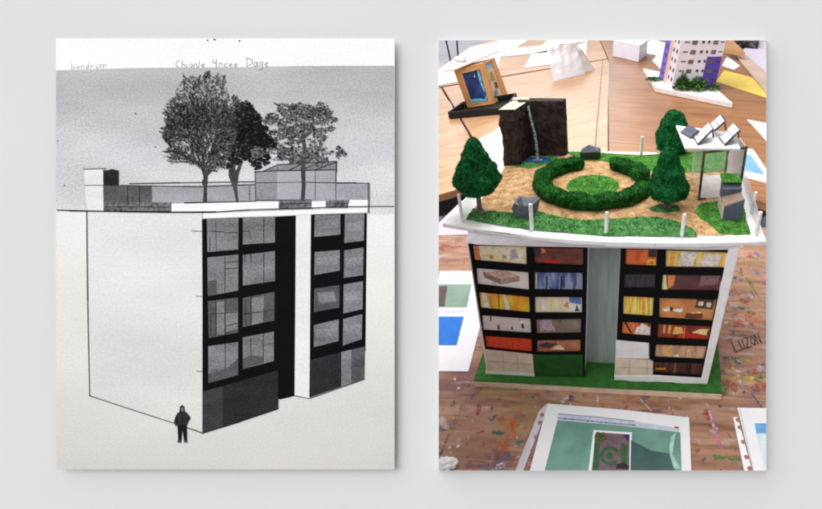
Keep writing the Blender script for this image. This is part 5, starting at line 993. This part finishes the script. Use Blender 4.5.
h = [Vector((-0.8386, 1.8679, 0.0080)), Vector((-0.7239, 1.9484, 0.0080)), Vector((-0.6961, 2.1585, 0.0080))]; h.append(h[0]+h[2]-h[1])
ht = [Vector((-0.8638, 1.8249, 0.2000)), Vector((-0.7705, 2.0123, 0.2050)), Vector((-0.7591, 2.1890, 0.2050))]; ht.append(ht[0]+ht[2]-ht[1])
ow = wood('orange wood', [(196, 132, 76), (216, 156, 98), (228, 176, 122)], .5, 90, 3)
def bil(a, b_, c, d, u, v): return (a*(1-u)+b_*u)*(1-v)+(d*(1-u)+c*u)*v
def wallf(a, b_, c, d, hole, n):
    """wall with a rectangular opening; a,b bottom; c,d top"""
    u0, v0, u1, v1 = hole; P = [a, b_, c, d]; Q = [bil(a, b_, c, d, u, v) for u, v in ((u0, v0), (u1, v0), (u1, v1), (u0, v1))]
    bm = BM(); V_ = [bm.verts.new(p) for p in P+Q+[p-n*.012 for p in P+Q]]
    for k in range(4):
        j = (k+1) % 4
        bm.faces.new([V_[k], V_[j], V_[4+j], V_[4+k]]); bm.faces.new([V_[8+j], V_[8+k], V_[12+k], V_[12+j]])
        bm.faces.new([V_[4+k], V_[4+j], V_[12+j], V_[12+k]]); bm.faces.new([V_[j], V_[k], V_[8+k], V_[8+j]])
    return bm, [q-n*.008 for q in Q]
nf = (h[1]-h[0]).cross(ht[0]-h[0]).normalized(); nf = nf if nf.dot(CAM-h[0]) > 0 else -nf
bm, Q = wallf(h[0], h[1], ht[1], ht[0], (.2, .08, .82, .88), nf); obj('front_wall', bm, ow, ph)
bm = BM(); extr(bm, Q, -nf*.002, 0)
def onq(Q, u, v): return bil(Q[0], Q[1], Q[2], Q[3], u, v)
def qpoly(uv, off, mi): extr(bm, [onq(Q, u, v)+nf*off for u, v in uv], nf*.0004, mi)
qpoly([(.02, .02), (.98, .02), (.98, .16), (.02, .12)], .0004, 2); qpoly([(.78, .3), (.98, .3), (.98, .98), (.84, .98)], .0004, 2)
qpoly([(.5+.2*math.cos(i*.7854), .72+.14*math.sin(i*.7854)) for i in range(8)], .0004, 1); qpoly([(.35, .9), (.45, .8), (.4, .75)], .001, 3); qpoly([(.55, .76), (.66, .9), (.62, .72)], .001, 3)
obj('picture', bm, [pic('deep blue picture', [(20, 34, 80), (32, 60, 124), (50, 92, 160)], 'blotch', 4), mat('mid blue ink', (116, 168, 226), .4, .3, 60), mat('aqua ink', (110, 186, 206), .4, .2, 60), mat('pale ink', (196, 206, 226), .4, .2, 60)], ph, 'blue abstract picture')
ns = (h[2]-h[1]).cross(ht[1]-h[1]).normalized(); ns = ns if ns.dot(CAM-h[1]) > 0 else -ns
bm, Q = wallf(h[1], h[2], ht[2], ht[1], (.14, .1, .72, .96), ns); obj('side_wall', bm, ow, ph)
nf = ns; bm = BM(); extr(bm, Q, -ns*.002, 0)
qpoly([(.02, .84), (.9, .84), (.95, .99), (.02, .99)], .0004, 1); qpoly([(.3, .5), (.8, .45), (.7, .7), (.4, .72)], .0004, 2); qpoly([(.5, .25), (.85, .2), (.9, .38), (.6, .42)], .0004, 3); qpoly([(.2, .04), (.7, .06), (.6, .2), (.3, .18)], .0004, 4)
obj('picture', bm, [pic('tan picture', [(206, 170, 120), (220, 196, 164), (196, 186, 176)], 'blotch', 4), mat('light blue ink', (120, 176, 200), .4, .2, 60), mat('olive ink', (150, 146, 44), .4, .2, 60), mat('brown ink', (84, 56, 44), .4, .2, 60), mat('steel ink', (90, 116, 130), .4, .3, 60)], ph, 'tan picture with olive and blue patches')
for a, b_, c, d in ((h[2], h[3], ht[3], ht[2]), (h[3], h[0], ht[0], ht[3])):
    bm = BM(); n_ = (b_-a).cross(d-a).normalized(); extr(bm, [a, b_, c, d], n_*.004); obj('rear_wall', bm, ow, ph)
rp = [Vector(p) for p in ((-0.8768, 1.7067, 0.2120), (-0.8360, 1.7721, 0.2120), (-0.7708, 2.3576, 0.2120), (-0.9036, 2.2052, 0.2120))]
bm = BM(); extr(bm, [rp[0], rp[1], rp[2], rp[3]], (0, 0, .005)); obj('roof_board', bm, mat('pale pinkish board', (226, 206, 200), .6, .04, 20), ph)
bm = BM(); c = (rp[0]+rp[1]+rp[2]+rp[3])/4
bmesh.ops.create_icosphere(bm, subdivisions=3, radius=.028); 
for v in bm.verts: v.co = Vector((v.co.x*1.2, v.co.y, v.co.z*.5))*(1+.4*noise.noise(v.co*60))+c+Vector((-.03, -.03, .018))
tag(obj('tissue', bm, pap), 'crumpled white tissue on the roof of the wooden picture house', 'tissue')
# stool in the far corner: black legs above the grey floor
st = thing('bar_stool', 'black-legged bar stool on the grey floor at the far top left', 'stool', (-3.1671, 7.7870, -0.7500))
f0, f1 = Vector((-3.1162, 7.6922, -0.7500)), Vector((-3.0544, 7.8918, -0.7500))
for p, q in ((f0, (-3.1423, 7.6000, -0.3228)), (f1, (-3.0179, 7.6000, -0.2778)), (f0+Vector((-.6, .5, 0)), (-3.4076, 8.1000, -0.2879)), (f1+Vector((-.6, .5, 0)), (-3.5485, 8.1000, -0.2885))):
    q = Vector((p.x+(q[0]-p.x)*.8, p.y, -.1)) if p.y > 8 else Vector((q[0], p.y, q[2]))
    q = p+(q-p)*((.73)/(q.z-p.z))
    bm = BM(); tube(bm, p, q, .013, .013, 10); obj('leg', bm, black, st)
bm = BM(); tube(bm, (f0.x-.08, f0.y+.22, -.018), (f0.x-.08, f0.y+.22, .03), .24, .24, 24); obj('seat', bm, mat('stool seat wood', (120, 84, 56), .5), st)

# ================================================================== LIGHT
sc = bpy.context.scene
w = bpy.data.worlds.new('World'); sc.world = w; w.use_nodes = True
w.node_tree.nodes['Background'].inputs[0].default_value = (1, 1, 1, 1); w.node_tree.nodes['Background'].inputs[1].default_value = .39
def area(name, pos, target, size, power, col=(1, 1, 1), shape='DISK', sy=None):
    l = bpy.data.lights.new(name, 'AREA'); l.shape = shape; l.size = size; l.energy = power; l.color = col
    if sy: l.size_y = sy
    o = bpy.data.objects.new(name, l); C.objects.link(o); o.location = pos
    o.rotation_euler = (Vector(target)-Vector(pos)).to_track_quat('-Z', 'Y').to_euler(); return o
bc = CAM+Dv*DB-Rv*(190*SB)
area('front_lamp', bc-Dv*14-Rv*11.6+Uv*14.2, bc, 36, 7900)
area('overhead_lamp', (.15, .95, 1.75), (.0, .1, .3), 1.3, 22, (1, .98, .95))
area('overhead_lamp', (.0, 1.5, 2.1), (.0, 3.0, 0), 1.3, 15, (1, .98, .97))  # unseen fill lamp, added to brighten the fronts of the far models
area('window_light', (-1.6, 7.2, 2.4), (-.5, 1.8, 0), 3.4, 90, (.97, .985, 1), 'RECTANGLE', 1.8)
sc.view_settings.view_transform = 'Standard'; sc.view_settings.look = 'None'; sc.view_settings.exposure = 0; sc.view_settings.gamma = 1
sc.render.engine = 'CYCLES'; sc.cycles.filter_width = 1.9
